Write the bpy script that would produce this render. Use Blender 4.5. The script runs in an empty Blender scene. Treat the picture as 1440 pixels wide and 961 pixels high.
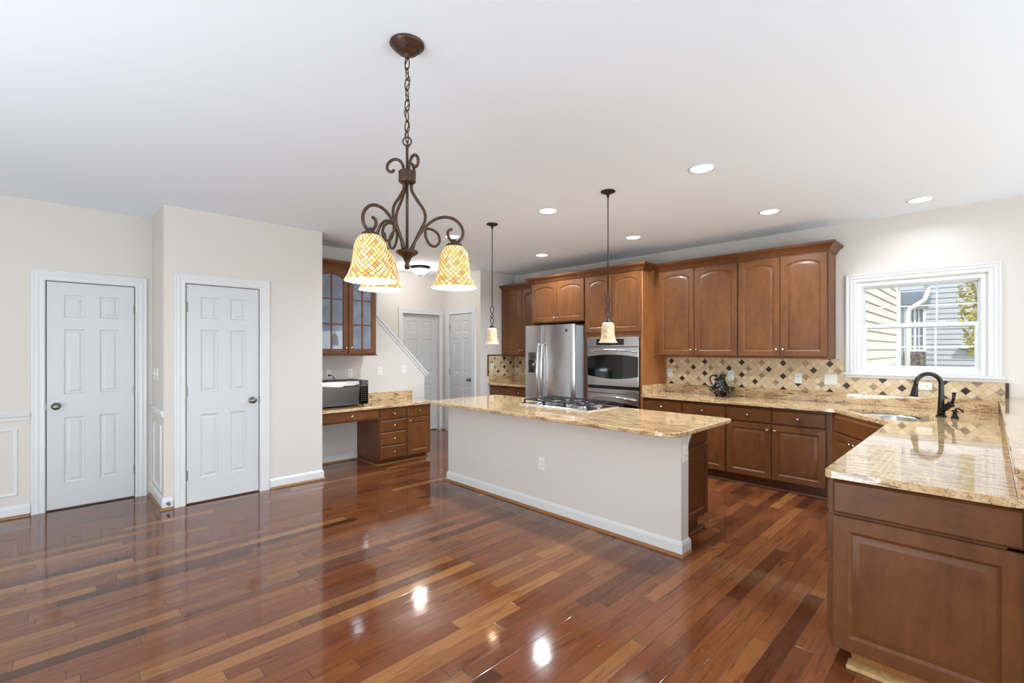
import bpy, bmesh, math, random
from mathutils import Vector, Matrix, Quaternion
random.seed(7)
C = bpy.context.scene.collection
sc = bpy.context.scene
PI = math.pi
# ------------------------------------------------------------------ camera
HEAD = math.radians(45.4)
cd = bpy.data.cameras.new('camera'); cam = bpy.data.objects.new('camera', cd); C.objects.link(cam)
cam.location = (0, 0, 1.44); cam.rotation_euler = (PI/2, 0, HEAD - PI/2)
cd.sensor_width = 36.0; cd.lens = 661/1440*36; cd.shift_y = 11/1440; cd.clip_start = 0.05
sc.camera = cam
# ------------------------------------------------------------------ look
sc.view_settings.view_transform = 'Standard'; sc.view_settings.look = 'None'
sc.view_settings.gamma = 1; sc.view_settings.use_curve_mapping = False
sc.view_settings.exposure = 0.36
# ------------------------------------------------------------------ world
w = bpy.data.worlds.new('world'); sc.world = w; w.use_nodes = True
wn = w.node_tree.nodes; wl = w.node_tree.links
bg = wn['Background']; bg.inputs[0].default_value = (0.93, 0.965, 1.0, 1); bg.inputs[1].default_value = 1.15
# ------------------------------------------------------------------ lights
def light(name, kind, loc, energy, color=(1, 1, 1), rot=None, aim=None, size=None, **kw):
    l = bpy.data.lights.new(name, kind); l.energy = energy; l.color = color
    if kind == 'AREA':
        l.shape = 'RECTANGLE'; l.size, l.size_y = size
    elif size is not None and kind != 'SUN':
        l.shadow_soft_size = size
    o = bpy.data.objects.new(name, l); C.objects.link(o); o.location = loc
    if aim is not None:
        o.rotation_euler = (Vector(aim) - Vector(loc)).to_track_quat('-Z', 'Y').to_euler()
    if rot: o.rotation_euler = rot
    for k, v in kw.items(): setattr(l, k, v)
    return o
sun = light('sun', 'SUN', (0, -8, 12), 3.6, (1, .95, .86))
sun.rotation_euler = Vector((0.42, 0.60, -0.92)).to_track_quat('-Z', 'Y').to_euler()
sun.data.angle = 0.01
light('side_fill', 'AREA', (2.0, -3.05, 1.0), 165, (.83, .92, 1), aim=(2.0, .3, 4.0), size=(5.6, 2.1))  # area lamp added inside the unseen front opening for window light, tipped at ceiling
light('rear_fill', 'AREA', (-3.05, 1.2, 1.0), 16, (.82, .92, 1), aim=(.5, 2.0, 4.6), size=(5.6, 2.1))  # weak area lamp added by the rear opening, out of view
light('ceiling_fill', 'AREA', (-1.75, 1.8, .3), 125, (.82, .91, 1), aim=(-.2, 2.6, 2.74), size=(2.6, 2.6))  # added upward lamp near the floor, brightens the ceiling from out of view
light('kitchen_ceiling_fill', 'AREA', (5.84, -2.05, 1.3), 19, (.84, .92, 1), aim=(2.6, .4, 2.5), size=(1.6, 1.4))  # added unseen lamp that lifts the kitchen ceiling but not the cabinet fronts

# ------------------------------------------------------------------ mesh helpers
class Fr:
    """face frame: a runs along the wall, b up, d out of the wall"""
    def __init__(s, o, ex, en): s.o = Vector(o); s.x = Vector(ex).normalized(); s.n = Vector(en).normalized(); s.z = Vector((0, 0, 1))
    def __call__(s, a, b, d): return s.o + s.x*a + s.z*b + s.n*d
def FX(X): return Fr((X, 0, 0), (0, 1, 0), (-1, 0, 0))     # faces -X, a = Y
def FXp(X): return Fr((X, 0, 0), (0, 1, 0), (1, 0, 0))
def FY(Y): return Fr((0, Y, 0), (1, 0, 0), (0, -1, 0))     # faces -Y, a = X
class Flat:
    """horizontal plane, d = height"""
    def __call__(s, a, b, d): return Vector((a, b, d))
HZ = Flat()
class MB:
    def __init__(s): s.bm = bmesh.new()
    def v(s, p): return s.bm.verts.new(p)
    def f(s, vs):
        try: return s.bm.faces.new(vs)
        except ValueError: return None
    def box(s, x0, x1, y0, y1, z0, z1):
        return s.fbox(lambda a, b, c: Vector((a, b, c)), x0, x1, y0, y1, z0, z1)
    def fbox(s, F, a0, a1, b0, b1, d0, d1):
        p = [s.v(F(a, b, d)) for d in (d0, d1) for a, b in ((a0, b0), (a1, b0), (a1, b1), (a0, b1))]
        for q in ((0, 1, 2, 3), (4, 5, 6, 7), (0, 1, 5, 4), (1, 2, 6, 5), (2, 3, 7, 6), (3, 0, 4, 7)): s.f([p[i] for i in q])
        return s
    def loops(s, L, cap0=True, cap1=True, closed=True):
        rows = [[s.v(p) for p in l] for l in L]
        n = len(rows[0])
        for r0, r1 in zip(rows, rows[1:]):
            for i in range(n if closed else n-1):
                j = (i+1) % n
                s.f([r0[i], r0[j], r1[j], r1[i]])
        if closed and cap0: s.f(rows[0])
        if closed and cap1: s.f(rows[-1])
        return rows
    def plate(s, F, outer, holes, d0, d1):
        allr = []
        for d in (d0, d1):
            rings = []; edges = []
            for ring in [outer] + list(holes):
                vs = [s.v(F(a, b, d)) for a, b in ring]; rings.append(vs)
                for i in range(len(vs)): edges.append(s.bm.edges.new((vs[i], vs[(i+1) % len(vs)])))
            if holes: bmesh.ops.triangle_fill(s.bm, edges=edges, use_beauty=True, use_dissolve=False)
            else: s.f(rings[0])
            allr.append(rings)
        for r0, r1 in zip(*allr):
            for i in range(len(r0)):
                j = (i+1) % len(r0); s.f([r0[i], r0[j], r1[j], r1[i]])
        return s
    def lathe(s, prof, c=(0, 0, 0), n=24, axis=None, caps=True):
        c = Vector(c); q = Vector((0, 0, 1)).rotation_difference(Vector(axis)) if axis else Quaternion()
        L = [[c + q @ Vector((max(r, 1e-5)*math.cos(2*PI*i/n), max(r, 1e-5)*math.sin(2*PI*i/n), z)) for i in range(n)] for r, z in prof]
        s.loops(L, caps, caps); return s
    def tube(s, pts, r, n=8, closed=False, caps=True):
        pts = [Vector(p) for p in pts]; m = len(pts)
        rs = r if isinstance(r, (list, tuple)) else [r]*m
        def tan(i):
            if closed: return (pts[(i+1) % m] - pts[i-1]).normalized()
            return (pts[min(i+1, m-1)] - pts[max(i-1, 0)]).normalized()
        t = tan(0); u = t.orthogonal().normalized(); L = []
        for i in range(m):
            t2 = tan(i); u = (t.rotation_difference(t2) @ u); u = (u - t2*u.dot(t2)).normalized(); t = t2
            v = t.cross(u)
            L.append([pts[i] + (u*math.cos(2*PI*k/n) + v*math.sin(2*PI*k/n))*rs[i] for k in range(n)])
        if closed: L.append(L[0])
        s.loops(L, not closed and caps, not closed and caps); return s
    def sweep(s, F, path, prof, closed=False, side=1):
        """mitred moulding: path of (a,b); profile of (offset to the side, depth)"""
        m = len(path); P = [Vector(p) for p in path]; L = []
        def nrm(p, q):
            d = (q - p).normalized(); return Vector((-d.y, d.x))*side
        for i in range(m):
            if closed or 0 < i < m-1:
                n0 = nrm(P[i-1], P[i]); n1 = nrm(P[i], P[(i+1) % m])
                k = (n0 + n1); k = k/(k.length_squared/2) if k.length > 1e-6 else n0
            elif i == 0: k = nrm(P[0], P[1])
            else: k = nrm(P[-2], P[-1])
            L.append([F(P[i].x + k.x*o, P[i].y + k.y*o, d) for o, d in prof])
        if closed: L.append(L[0])
        s.loops(L, not closed, not closed); return s
    def ball(s, c, r, n=12, sz=1.0):
        prof = [(r*math.sin(PI*i/8), -r*sz*math.cos(PI*i/8)) for i in range(9)]
        return s.lathe(prof, c, n)
PARENTS = {}
def link(name, mb, mat, parent=None, smooth=False, bevel=0, seg=2, **props):
    bm = mb.bm
    bmesh.ops.remove_doubles(bm, verts=bm.verts, dist=1e-5)
    bmesh.ops.recalc_face_normals(bm, faces=bm.faces)
    me = bpy.data.meshes.new(name)
    if parent is not None:
        off = parent['_w'] if '_w' in parent else (0, 0, 0)
        bmesh.ops.translate(bm, verts=bm.verts, vec=-Vector(off))
    bm.to_mesh(me); bm.free()
    if smooth:
        for p in me.polygons: p.use_smooth = True
    o = bpy.data.objects.new(name, me); C.objects.link(o)
    if mat: me.materials.append(mat)
    if parent is not None:
        o.parent = parent; o['_w'] = parent['_w'] if '_w' in parent else (0., 0., 0.)
    if bevel:
        b = o.modifiers.new('bevel', 'BEVEL'); b.width = bevel; b.segments = seg; b.limit_method = 'ANGLE'; b.angle_limit = math.radians(40)
    if smooth == 'auto':
        pass
    for k, v in props.items(): o[k] = v
    return o
def smooth_by_angle(o, ang=35):
    me = o.data
    for p in me.polygons: p.use_smooth = True
    me.set_sharp_from_angle(angle=math.radians(ang))
    return o
def thing(name, label, cat, loc, group=None):
    o = bpy.data.objects.new(name, None); C.objects.link(o); o.location = loc
    o['_w'] = tuple(float(x) for x in loc)
    o['label'] = label; o['category'] = cat
    if group: o['group'] = group
    o.empty_display_size = .05
    return o
def struct(name, mb, mat, **k):
    return link(name, mb, mat, kind='structure', **k)
def tag(o, label, cat, group=None):
    o['label'] = label; o['category'] = cat
    if group: o['group'] = group
    return o
def catmull(P, n=8):
    P = [Vector(p) for p in P]; P = [P[0]*2 - P[1]] + P + [P[-1]*2 - P[-2]]; out = []
    for i in range(1, len(P)-2):
        p0, p1, p2, p3 = P[i-1:i+3]
        for k in range(n):
            t = k/n
            out.append(.5*((2*p1) + (p2-p0)*t + (2*p0-5*p1+4*p2-p3)*t*t + (3*p1-p0-3*p2+p3)*t**3))
    out.append(P[-2]); return out

# ------------------------------------------------------------------ materials
class NT:
    def __init__(s, name):
        s.m = bpy.data.materials.new(name); s.m.use_nodes = True; s.t = s.m.node_tree
        s.b = s.t.nodes['Principled BSDF']
    def n(s, ty, **kw):
        x = s.t.nodes.new(ty)
        for k, v in kw.items(): setattr(x, k, v)
        return x
    def l(s, a, b): s.t.links.new(a, b)
    def coord(s, scale=(1, 1, 1), rot=(0, 0, 0)):
        tc = s.n('ShaderNodeTexCoord'); mp = s.n('ShaderNodeMapping')
        mp.inputs['Scale'].default_value = scale; mp.inputs['Rotation'].default_value = rot
        s.l(tc.outputs['Object'], mp.inputs[0]); return mp.outputs[0]
    def noise(s, vec, scale, detail=4, rough=.55, dist=0):
        x = s.n('ShaderNodeTexNoise'); x.inputs['Scale'].default_value = scale; x.inputs['Detail'].default_value = detail
        x.inputs['Roughness'].default_value = rough; x.inputs['Distortion'].default_value = dist
        s.l(vec, x.inputs['Vector']); return x.outputs['Fac']
    def ramp(s, fac, stops, interp='LINEAR'):
        r = s.n('ShaderNodeValToRGB'); r.color_ramp.interpolation = interp; e = r.color_ramp.elements
        while len(e) < len(stops): e.new(.5)
        for q, (p, c) in zip(e, stops): q.position = p; q.color = (*c, 1) if len(c) == 3 else c
        s.l(fac, r.inputs[0]); return r.outputs[0]
    def math(s, op, a, b=None, c=None):
        x = s.n('ShaderNodeMath', operation=op)
        for i, v in enumerate((a, b, c)):
            if v is None: continue
            if isinstance(v, (int, float)): x.inputs[i].default_value = v
            else: s.l(v, x.inputs[i])
        return x.outputs[0]
    def mix(s, fac, a, b, mode='MIX'):
        x = s.n('ShaderNodeMix', data_type='RGBA', blend_type=mode)
        for i, v in ((0, fac), (6, a), (7, b)):
            if isinstance(v, (int, float)): x.inputs[i].default_value = v
            elif isinstance(v, tuple): x.inputs[i].default_value = (*v, 1)[:4]
            else: s.l(v, x.inputs[i])
        return x.outputs[2]
    def bump(s, h, strength=.2, dist=.002):
        x = s.n('ShaderNodeBump'); x.inputs['Strength'].default_value = strength; x.inputs['Distance'].default_value = dist
        s.l(h, x.inputs['Height']); s.l(x.outputs[0], s.b.inputs['Normal']); return x
    def set(s, **kw):
        N = {'color': 'Base Color', 'rough': 'Roughness', 'metal': 'Metallic', 'coat': 'Coat Weight', 'coat_rough': 'Coat Roughness',
             'ior': 'IOR', 'trans': 'Transmission Weight', 'emit': 'Emission Color', 'emit_s': 'Emission Strength', 'spec': 'Specular IOR Level', 'alpha': 'Alpha'}
        for k, v in kw.items():
            i = s.b.inputs[N[k]]
            if isinstance(v, (int, float)): i.default_value = v
            elif isinstance(v, tuple): i.default_value = (*v, 1)[:4]
            else: s.l(v, i)
        return s
def lin(*c): return tuple((x/255/12.92 if x/255 <= .04045 else ((x/255+.055)/1.055)**2.4) for x in c)
def paint(name, col, rough=.6, var=.02, bump=.03, scale=60, metal=0, coat=0):
    t = NT(name); v = t.coord(); f = t.noise(v, scale, 3)
    a = tuple(c*(1-var) for c in col); b = tuple(min(1, c*(1+var)) for c in col)
    t.set(color=t.ramp(f, [(.3, a), (.7, b)]), rough=rough, metal=metal, coat=coat)
    if bump: t.bump(f, bump, .001)
    return t.m
M = {}
M['wall'] = paint('wall_paint', lin(220, 214, 207), .75, .01, .04, 120)
M['ceil'] = paint('ceiling_paint', lin(238, 243, 249), .85, .008, .04, 150)
M['trim'] = paint('white_trim_paint', lin(226, 226, 226), .32, .008, .01, 40)
M['doorpaint'] = paint('white_door_paint', lin(212, 213, 214), .35, .008, .01, 40)
M['plastic'] = paint('white_plastic', lin(238, 238, 232), .35, .01, 0)
M['slot'] = paint('dark_slot', lin(70, 68, 64), .6, .05, 0)
M['nickel'] = paint('brushed_nickel', lin(132, 128, 122), .34, .05, .02, 300, metal=1)
M['knob'] = paint('satin_pewter_knob', lin(205, 192, 172), .25, .06, .02, 200, metal=1)
M['black'] = paint('matte_black', lin(22, 22, 22), .5, .15, .02, 80)
M['iron'] = paint('cast_iron', lin(30, 29, 29), .42, .2, .1, 250)
M['glossblack'] = paint('black_glass', lin(12, 12, 13), .06, .1, 0, coat=.6)
M['vinyl'] = paint('white_vinyl', lin(226, 227, 229), .3, .006, 0)
M['shoe'] = paint('golden_shoe_moulding', lin(150, 105, 62), .4, .15, .05, 40)
M['capshoe'] = paint('weathered_board', lin(196, 160, 105), .6, .2, .05, 40)
M['orb'] = paint('oil_rubbed_bronze', lin(38, 36, 36), .22, .2, .02, 60, metal=.7, coat=.3)

def wood(name, c0, c1, c2, grain=(9, 9, .9), rough=.42, coat=.10, seedoff=0):
    t = NT(name); v = t.coord(grain)
    f = t.noise(v, 2.2, 6, .6, .6); v2 = t.coord((1.2, 1.2, .6)); g = t.noise(v2, 3.1, 3, .5)
    fine = t.noise(t.coord(tuple(q*9 for q in grain)), 3, 3, .6)
    mot = t.noise(t.coord((5, 5, 3)), 3.5, 4, .65)
    m = t.math('ADD', t.math('MULTIPLY', f, .24), t.math('ADD', t.math('MULTIPLY', g, .36), t.math('ADD', t.math('MULTIPLY', fine, .12), t.math('MULTIPLY', mot, .28))))
    t.set(color=t.ramp(m, [(.30, c0), (.5, c1), (.70, c2)]), rough=rough, coat=coat, coat_rough=.18, spec=.35)
    t.bump(fine, .05, .001)
    return t.m
WA, WB, WC = lin(76, 41, 18), lin(106, 63, 30), lin(128, 80, 41)
M['wood'] = wood('cherry_cabinet_wood', WA, WB, WC)
M['woodh'] = wood('cherry_drawer_wood', WA, WB, WC, (2, 2, 14))
M['woodside'] = wood('golden_oak_side_veneer', lin(122, 74, 38), lin(158, 102, 56), lin(178, 120, 70), (26, 26, 1.2), .4, .1)
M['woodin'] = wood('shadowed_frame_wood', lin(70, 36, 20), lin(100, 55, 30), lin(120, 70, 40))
M['woodplank'] = wood('crown_wood', lin(72, 38, 18), lin(100, 57, 27), lin(122, 74, 38), (3, 3, 20))

def granite(name, axis='y'):
    t = NT(name)
    sc_ = (6, 1.5, 6) if axis == 'y' else (1.5, 6, 6)
    warp = t.noise(t.coord(sc_, (0, 0, .25)), 2.0, 6, .65, 1.2)
    veins = t.noise(t.coord(tuple(q*3 for q in sc_), (0, 0, .25)), 2.4, 5, .7, .8)
    col = t.ramp(warp, [(.30, lin(160, 120, 80)), (.44, lin(208, 170, 122)), (.55, lin(226, 198, 154)), (.72, lin(198, 156, 106))])
    col = t.mix(t.ramp(veins, [(.38, (.95, .95, .95)), (.45, (0, 0, 0))]), col, lin(122, 82, 54))
    sp = t.noise(t.coord(), 95, 4, .75); spv = t.noise(t.coord(), 420, 2, .7)
    dark = t.math('MULTIPLY', t.ramp(sp, [(.39, (1, 1, 1)), (.45, (0, 0, 0))]), t.ramp(warp, [(.40, (1, 1, 1)), (.62, (.45, .45, .45))]))
    col = t.mix(dark, col, lin(78, 54, 44))
    lightsp = t.ramp(spv, [(.60, (0, 0, 0)), (.68, (.6, .6, .6))])
    col = t.mix(lightsp, col, lin(236, 222, 198))
    t.set(color=col, rough=.06, coat=.5, coat_rough=.02, ior=1.55)
    return t.m
M['granite'] = granite('speckled_tan_granite')
M['granitex'] = granite('speckled_tan_granite_desk', 'x')

def floor_mat():
    t = NT('tigerwood_planks'); tc = t.n('ShaderNodeTexCoord'); sp = t.n('ShaderNodeSeparateXYZ'); t.l(tc.outputs['Object'], sp.inputs[0])
    X, Y = sp.outputs[0], sp.outputs[1]; W = .083
    ry = t.math('DIVIDE', Y, W); row = t.math('FLOOR', ry); fy = t.math('FRACT', ry)
    wn1 = t.n('ShaderNodeTexWhiteNoise', noise_dimensions='1D'); t.l(row, wn1.inputs['W'])
    off = t.math('MULTIPLY', wn1.outputs[0], 7.31)
    Ln = t.math('ADD', .62, t.math('MULTIPLY', t.math('FRACT', t.math('MULTIPLY', wn1.outputs[0], 13.7)), .55))
    rx = t.math('DIVIDE', t.math('ADD', X, off), Ln); col_ = t.math('FLOOR', rx); fx = t.math('FRACT', rx)
    cb = t.n('ShaderNodeCombineXYZ'); t.l(row, cb.inputs[0]); t.l(col_, cb.inputs[1])
    wn2 = t.n('ShaderNodeTexWhiteNoise', noise_dimensions='2D'); t.l(cb.outputs[0], wn2.inputs[0])
    rnd = wn2.outputs[0]; rcol = wn2.outputs[1]
    # grain coordinates shifted per plank
    g = t.n('ShaderNodeCombineXYZ'); t.l(t.math('ADD', t.math('MULTIPLY', X, 1.6), t.math('MULTIPLY', rnd, 40)), g.inputs[0])
    t.l(t.math('ADD', t.math('MULTIPLY', Y, 16), t.math('MULTIPLY', rnd, 17)), g.inputs[1])
    gr = t.noise(g.outputs[0], 1.6, 6, .62, 1.4)
    g2 = t.n('ShaderNodeCombineXYZ'); t.l(t.math('ADD', t.math('MULTIPLY', X, 1.6), t.math('MULTIPLY', rnd, 9)), g2.inputs[0]); t.l(t.math('MULTIPLY', Y, 70), g2.inputs[1])
    fine = t.noise(g2.outputs[0], 1.5, 3, .6)
    base = t.ramp(rnd, [(0, lin(76, 40, 25)), (.16, lin(102, 57, 34)), (.42, lin(120, 71, 41)), (.62, lin(110, 60, 36)), (.84, lin(128, 79, 46)), (.97, lin(150, 102, 59)), (1, lin(90, 50, 32))])
    streak = t.ramp(gr, [(.26, (.38, .32, .30)), (.36, (.74, .68, .64)), (.47, (1, 1, 1)), (.68, (1.10, 1.08, 1.0)), (.8, (.94, .88, .84))])
    col = t.mix(1.0, base, streak, 'MULTIPLY')
    col = t.mix(.30, col, t.ramp(fine, [(.3, (.66, .64, .62)), (.7, (1.15, 1.15, 1.15))]), 'MULTIPLY')
    # joints
    ey = t.math('MINIMUM', fy, t.math('SUBTRACT', 1, fy)); ex = t.math('MULTIPLY', t.math('MINIMUM', fx, t.math('SUBTRACT', 1, fx)), Ln)
    edge = t.math('MINIMUM', t.math('MULTIPLY', ey, W), ex)
    gap = t.ramp(t.math('MULTIPLY', edge, 100), [(.05, (0, 0, 0)), (.16, (1, 1, 1))])
    col = t.mix(gap, lin(48, 24, 18), col)
    rr = t.math('ADD', .06, t.math('MULTIPLY', fine, .06))
    t.set(color=col, rough=rr, coat=.14, coat_rough=.05, spec=.45)
    # each plank lies a hair out of level, so reflections break from plank to plank
    nm = t.n('ShaderNodeVectorMath', operation='SUBTRACT'); t.l(rcol, nm.inputs[0]); nm.inputs[1].default_value = (.5, .5, .5)
    sc2 = t.n('ShaderNodeVectorMath', operation='MULTIPLY'); t.l(nm.outputs[0], sc2.inputs[0]); sc2.inputs[1].default_value = (.006, .012, 0)
    geo = t.n('ShaderNodeNewGeometry'); ad = t.n('ShaderNodeVectorMath', operation='ADD'); t.l(geo.outputs['Normal'], ad.inputs[0]); t.l(sc2.outputs[0], ad.inputs[1])
    nz = t.n('ShaderNodeVectorMath', operation='NORMALIZE'); t.l(ad.outputs[0], nz.inputs[0])
    bp = t.n('ShaderNodeBump'); bp.inputs['Strength'].default_value = .25; bp.inputs['Distance'].default_value = .0012
    hh = t.math('ADD', gap, t.math('MULTIPLY', t.noise(t.coord((2, 9, 1)), 3, 2), .7))
    t.l(hh, bp.inputs['Height']); t.l(nz.outputs[0], bp.inputs['Normal'])
    t.l(bp.outputs[0], t.b.inputs['Normal']); t.l(bp.outputs[0], t.b.inputs['Coat Normal'])
    return t.m
M['floor'] = floor_mat()

def tile_mat():
    t = NT('diagonal_stone_mosaic'); tc = t.n('ShaderNodeNewGeometry'); sp = t.n('ShaderNodeSeparateXYZ'); t.l(tc.outputs['Position'], sp.inputs[0])
    d = .0735
    p = t.math('DIVIDE', t.math('SUBTRACT', 2.941+5.85, t.math('ADD', sp.outputs[0], sp.outputs[1])), d)
    q = t.math('DIVIDE', t.math('SUBTRACT', 1.286, sp.outputs[2]), d)
    a = t.math('ADD', t.math('ADD', p, q), .5); b = t.math('ADD', t.math('SUBTRACT', p, q), .5)
    ia, ib = t.math('FLOOR', a), t.math('FLOOR', b); fa, fb = t.math('FRACT', a), t.math('FRACT', b)
    n2 = t.math('ADD', ia, ib); m2 = t.math('SUBTRACT', ia, ib)           # 2n, 2m
    even = t.math('COMPARE', t.math('PINGPONG', n2, 1), 0, .1)
    n = t.math('MULTIPLY', n2, .5); m = t.math('MULTIPLY', m2, .5)
    # accents every third tile, rows shifted, dark and carved ones alternate
    off = t.math('ADD', t.math('MULTIPLY', t.math('COMPARE', m, 1, .1), 4), t.math('MULTIPLY', t.math('COMPARE', m, 3, .1), 2))
    nk = t.math('ADD', t.math('SUBTRACT', n, off), 60.01)
    isacc = t.math('MULTIPLY', even, t.math('COMPARE', t.math('FLOORED_MODULO', nk, 3), 0, .1))
    cb = t.n('ShaderNodeCombineXYZ'); t.l(ia, cb.inputs[0]); t.l(ib, cb.inputs[1])
    wn = t.n('ShaderNodeTexWhiteNoise', noise_dimensions='2D'); t.l(cb.outputs[0], wn.inputs[0])
    base = t.ramp(wn.outputs[0], [(0, lin(208, 184, 144)), (.4, lin(224, 204, 168)), (.75, lin(216, 192, 154)), (1, lin(234, 218, 190))])
    cloud = t.noise(t.coord((1, 1, 1)), 45, 4, .6)
    base = t.mix(.35, base, t.ramp(cloud, [(.3, (.72, .68, .62)), (.7, (1.1, 1.1, 1.1))]), 'MULTIPLY')
    darkk = t.math('COMPARE', t.math('PINGPONG', t.math('FLOOR', t.math('DIVIDE', nk, 3)), 1), 0, .1)
    deco = t.ramp(t.noise(t.coord(), 160, 2), [(.42, lin(120, 98, 76)), (.55, lin(186, 162, 130))])
    acc = t.mix(darkk, deco, lin(38, 16, 14))
    col = t.mix(isacc, base, acc)
    e = t.math('MINIMUM', t.math('MINIMUM', fa, t.math('SUBTRACT', 1, fa)), t.math('MINIMUM', fb, t.math('SUBTRACT', 1, fb)))
    g = t.ramp(e, [(.022, (0, 0, 0)), (.04, (1, 1, 1))])
    col = t.mix(g, lin(178, 158, 128), col)
    t.set(color=col, rough=t.mix(isacc, (.42, .42, .42), (.34, .34, .34)), spec=.5)
    t.bump(g, .5, .0015)
    return t.m
M['tile'] = tile_mat()
M['darkglass'] = paint('dark_liner_tile', lin(62, 34, 26), .18, .2, 0, 60, coat=.4)

def steel(name, col=(190, 191, 193), rough=.24, ax=(1, 1, 90)):
    t = NT(name); f = t.noise(t.coord(ax), 8, 4, .7)
    t.set(color=t.ramp(f, [(.3, lin(*[c-12 for c in col])), (.7, lin(*[min(255, c+10) for c in col]))]), metal=1, rough=t.math('ADD', rough-.03, t.math('MULTIPLY', f, .07)))
    t.bump(f, .02, .0005)
    return t.m
M['steel'] = steel('brushed_stainless', (218, 219, 221), .22)
M['steelh'] = steel('satin_stainless_trim', (226, 227, 229), .14, (60, 60, 1))
M['steeldark'] = steel('smoked_stainless', (120, 118, 116), .3)
M['fridgeside'] = paint('grey_textured_side', lin(150, 152, 155), .4, .04, .1, 300)
def glass(name, col=(1, 1, 1), rough=0, alpha=None):
    t = NT(name); f = t.noise(t.coord(), 5, 2)
    t.set(color=t.ramp(f, [(0, col), (1, tuple(c*.995 for c in col))]), trans=1, rough=rough, ior=1.45)
    return t.m
M['glass'] = glass('window_glass', (.97, .985, .985))
def pane():
    t = NT('reflection_tinted_glass'); f = t.noise(t.coord(), 6, 2)
    t.set(color=t.ramp(f, [(.3, lin(122, 132, 148)), (.7, lin(150, 160, 174))]), trans=.35, rough=.03, ior=1.5, coat=.8); return t.m  # grey-blue base colour paints in the window reflection on the doors
M['pane'] = pane()
def metalpatina(name, a, b, scale=70, rough=.4):
    t = NT(name); f = t.noise(t.coord(), scale, 5, .7)
    t.set(color=t.ramp(f, [(.38, a), (.62, b)]), metal=.55, rough=rough); t.bump(f, .25, .001); return t.m
M['bronze'] = metalpatina('rubbed_bronze', lin(48, 36, 30), lin(104, 76, 56), 220)
M['darkmetal'] = metalpatina('pendant_dark_metal', lin(34, 30, 30), lin(58, 52, 52), 90, .35)

def mosaic(name, glow, cols, tw=.0125, r0=.08):
    t = NT(name); uv = t.n('ShaderNodeTexCoord'); sp = t.n('ShaderNodeSeparateXYZ'); t.l(uv.outputs['Object'], sp.inputs[0])
    ang = t.math('ARCTAN2', sp.outputs[1], sp.outputs[0]); N = max(8, round(2*PI*r0/(tw*1.414)))
    u = t.math('MULTIPLY', ang, N/(2*PI)); v = t.math('DIVIDE', sp.outputs[2], tw*1.414)
    a, b = t.math('ADD', u, v), t.math('SUBTRACT', u, v)
    cb = t.n('ShaderNodeCombineXYZ'); t.l(t.math('FLOOR', a), cb.inputs[0]); t.l(t.math('FLOOR', b), cb.inputs[1])
    wn = t.n('ShaderNodeTexWhiteNoise', noise_dimensions='2D'); t.l(cb.outputs[0], wn.inputs[0])
    fa, fb = t.math('FRACT', a), t.math('FRACT', b)
    e = t.math('MINIMUM', t.math('MINIMUM', fa, t.math('SUBTRACT', 1, fa)), t.math('MINIMUM', fb, t.math('SUBTRACT', 1, fb)))
    g = t.ramp(e, [(.05, (0, 0, 0)), (.12, (1, 1, 1))])
    col = t.mix(g, lin(120, 92, 66), t.ramp(wn.outputs[0], cols))
    t.set(color=col, rough=.3, emit=col, emit_s=glow)
    return t.m
MC = [(0, lin(204, 142, 72)), (.25, lin(234, 190, 104)), (.5, lin(252, 226, 140)), (.75, lin(238, 198, 146)), (1, lin(255, 240, 180))]
M['mosaic'] = mosaic('amber_mosaic_glass', .32, MC, .0150, .075)
M['mosaic_s'] = mosaic('cream_mosaic_glass', .14, [(0, lin(196, 158, 112)), (.5, lin(232, 208, 166)), (1, lin(250, 238, 206))], .010, .05)
def emis(name, col, s):
    t = NT(name); f = t.noise(t.coord(), 8, 1); t.set(color=(.9, .9, .9), emit=t.ramp(f, [(0, col), (1, col)]), emit_s=s, rough=.5); return t.m
M['shadein'] = emis('lit_shade_lining', lin(255, 236, 180), .6)
M['bulb'] = emis('lamp_bulb', (1, .86, .62), 7)
M['can'] = emis('recessed_lens', (1, .98, .95), 4.5)
M['bowl'] = emis('alabaster_bowl', (1, .99, .97), .9)
def speck(name, a, b, scale, thr):
    t = NT(name); f = t.noise(t.coord(), scale, 3, .6)
    t.set(color=t.ramp(f, [(thr, a), (thr+.03, b)]), rough=.25, spec=.35); return t.m
M['ceramic'] = speck('black_glaze_white_flecks', lin(16, 15, 16), lin(222, 216, 206), 42, .60)
M['siding'] = paint('cream_vinyl_siding', lin(205, 203, 196), .5, .02, .05, 20)
M['siding2'] = paint('pale_grey_siding', lin(186, 190, 200), .5, .02, .05, 20)
M['stone'] = speck('dark_rubble', lin(58, 50, 46), lin(120, 108, 98), 22, .5)
M['grass'] = paint('lawn', lin(90, 100, 60), .9, .3, .2, 8)
M['leaf'] = paint('yellow_green_leaves', lin(188, 178, 92), .6, .35, 0, 6)
M['hedge'] = paint('dark_hedge', lin(62, 66, 50), .8, .3, 0, 5)
M['bark'] = paint('grey_bark', lin(86, 72, 60), .8, .3, .3, 20)
M['shutter'] = paint('slate_blue_pane', lin(120, 132, 150), .2, .1, 0, 4)

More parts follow.
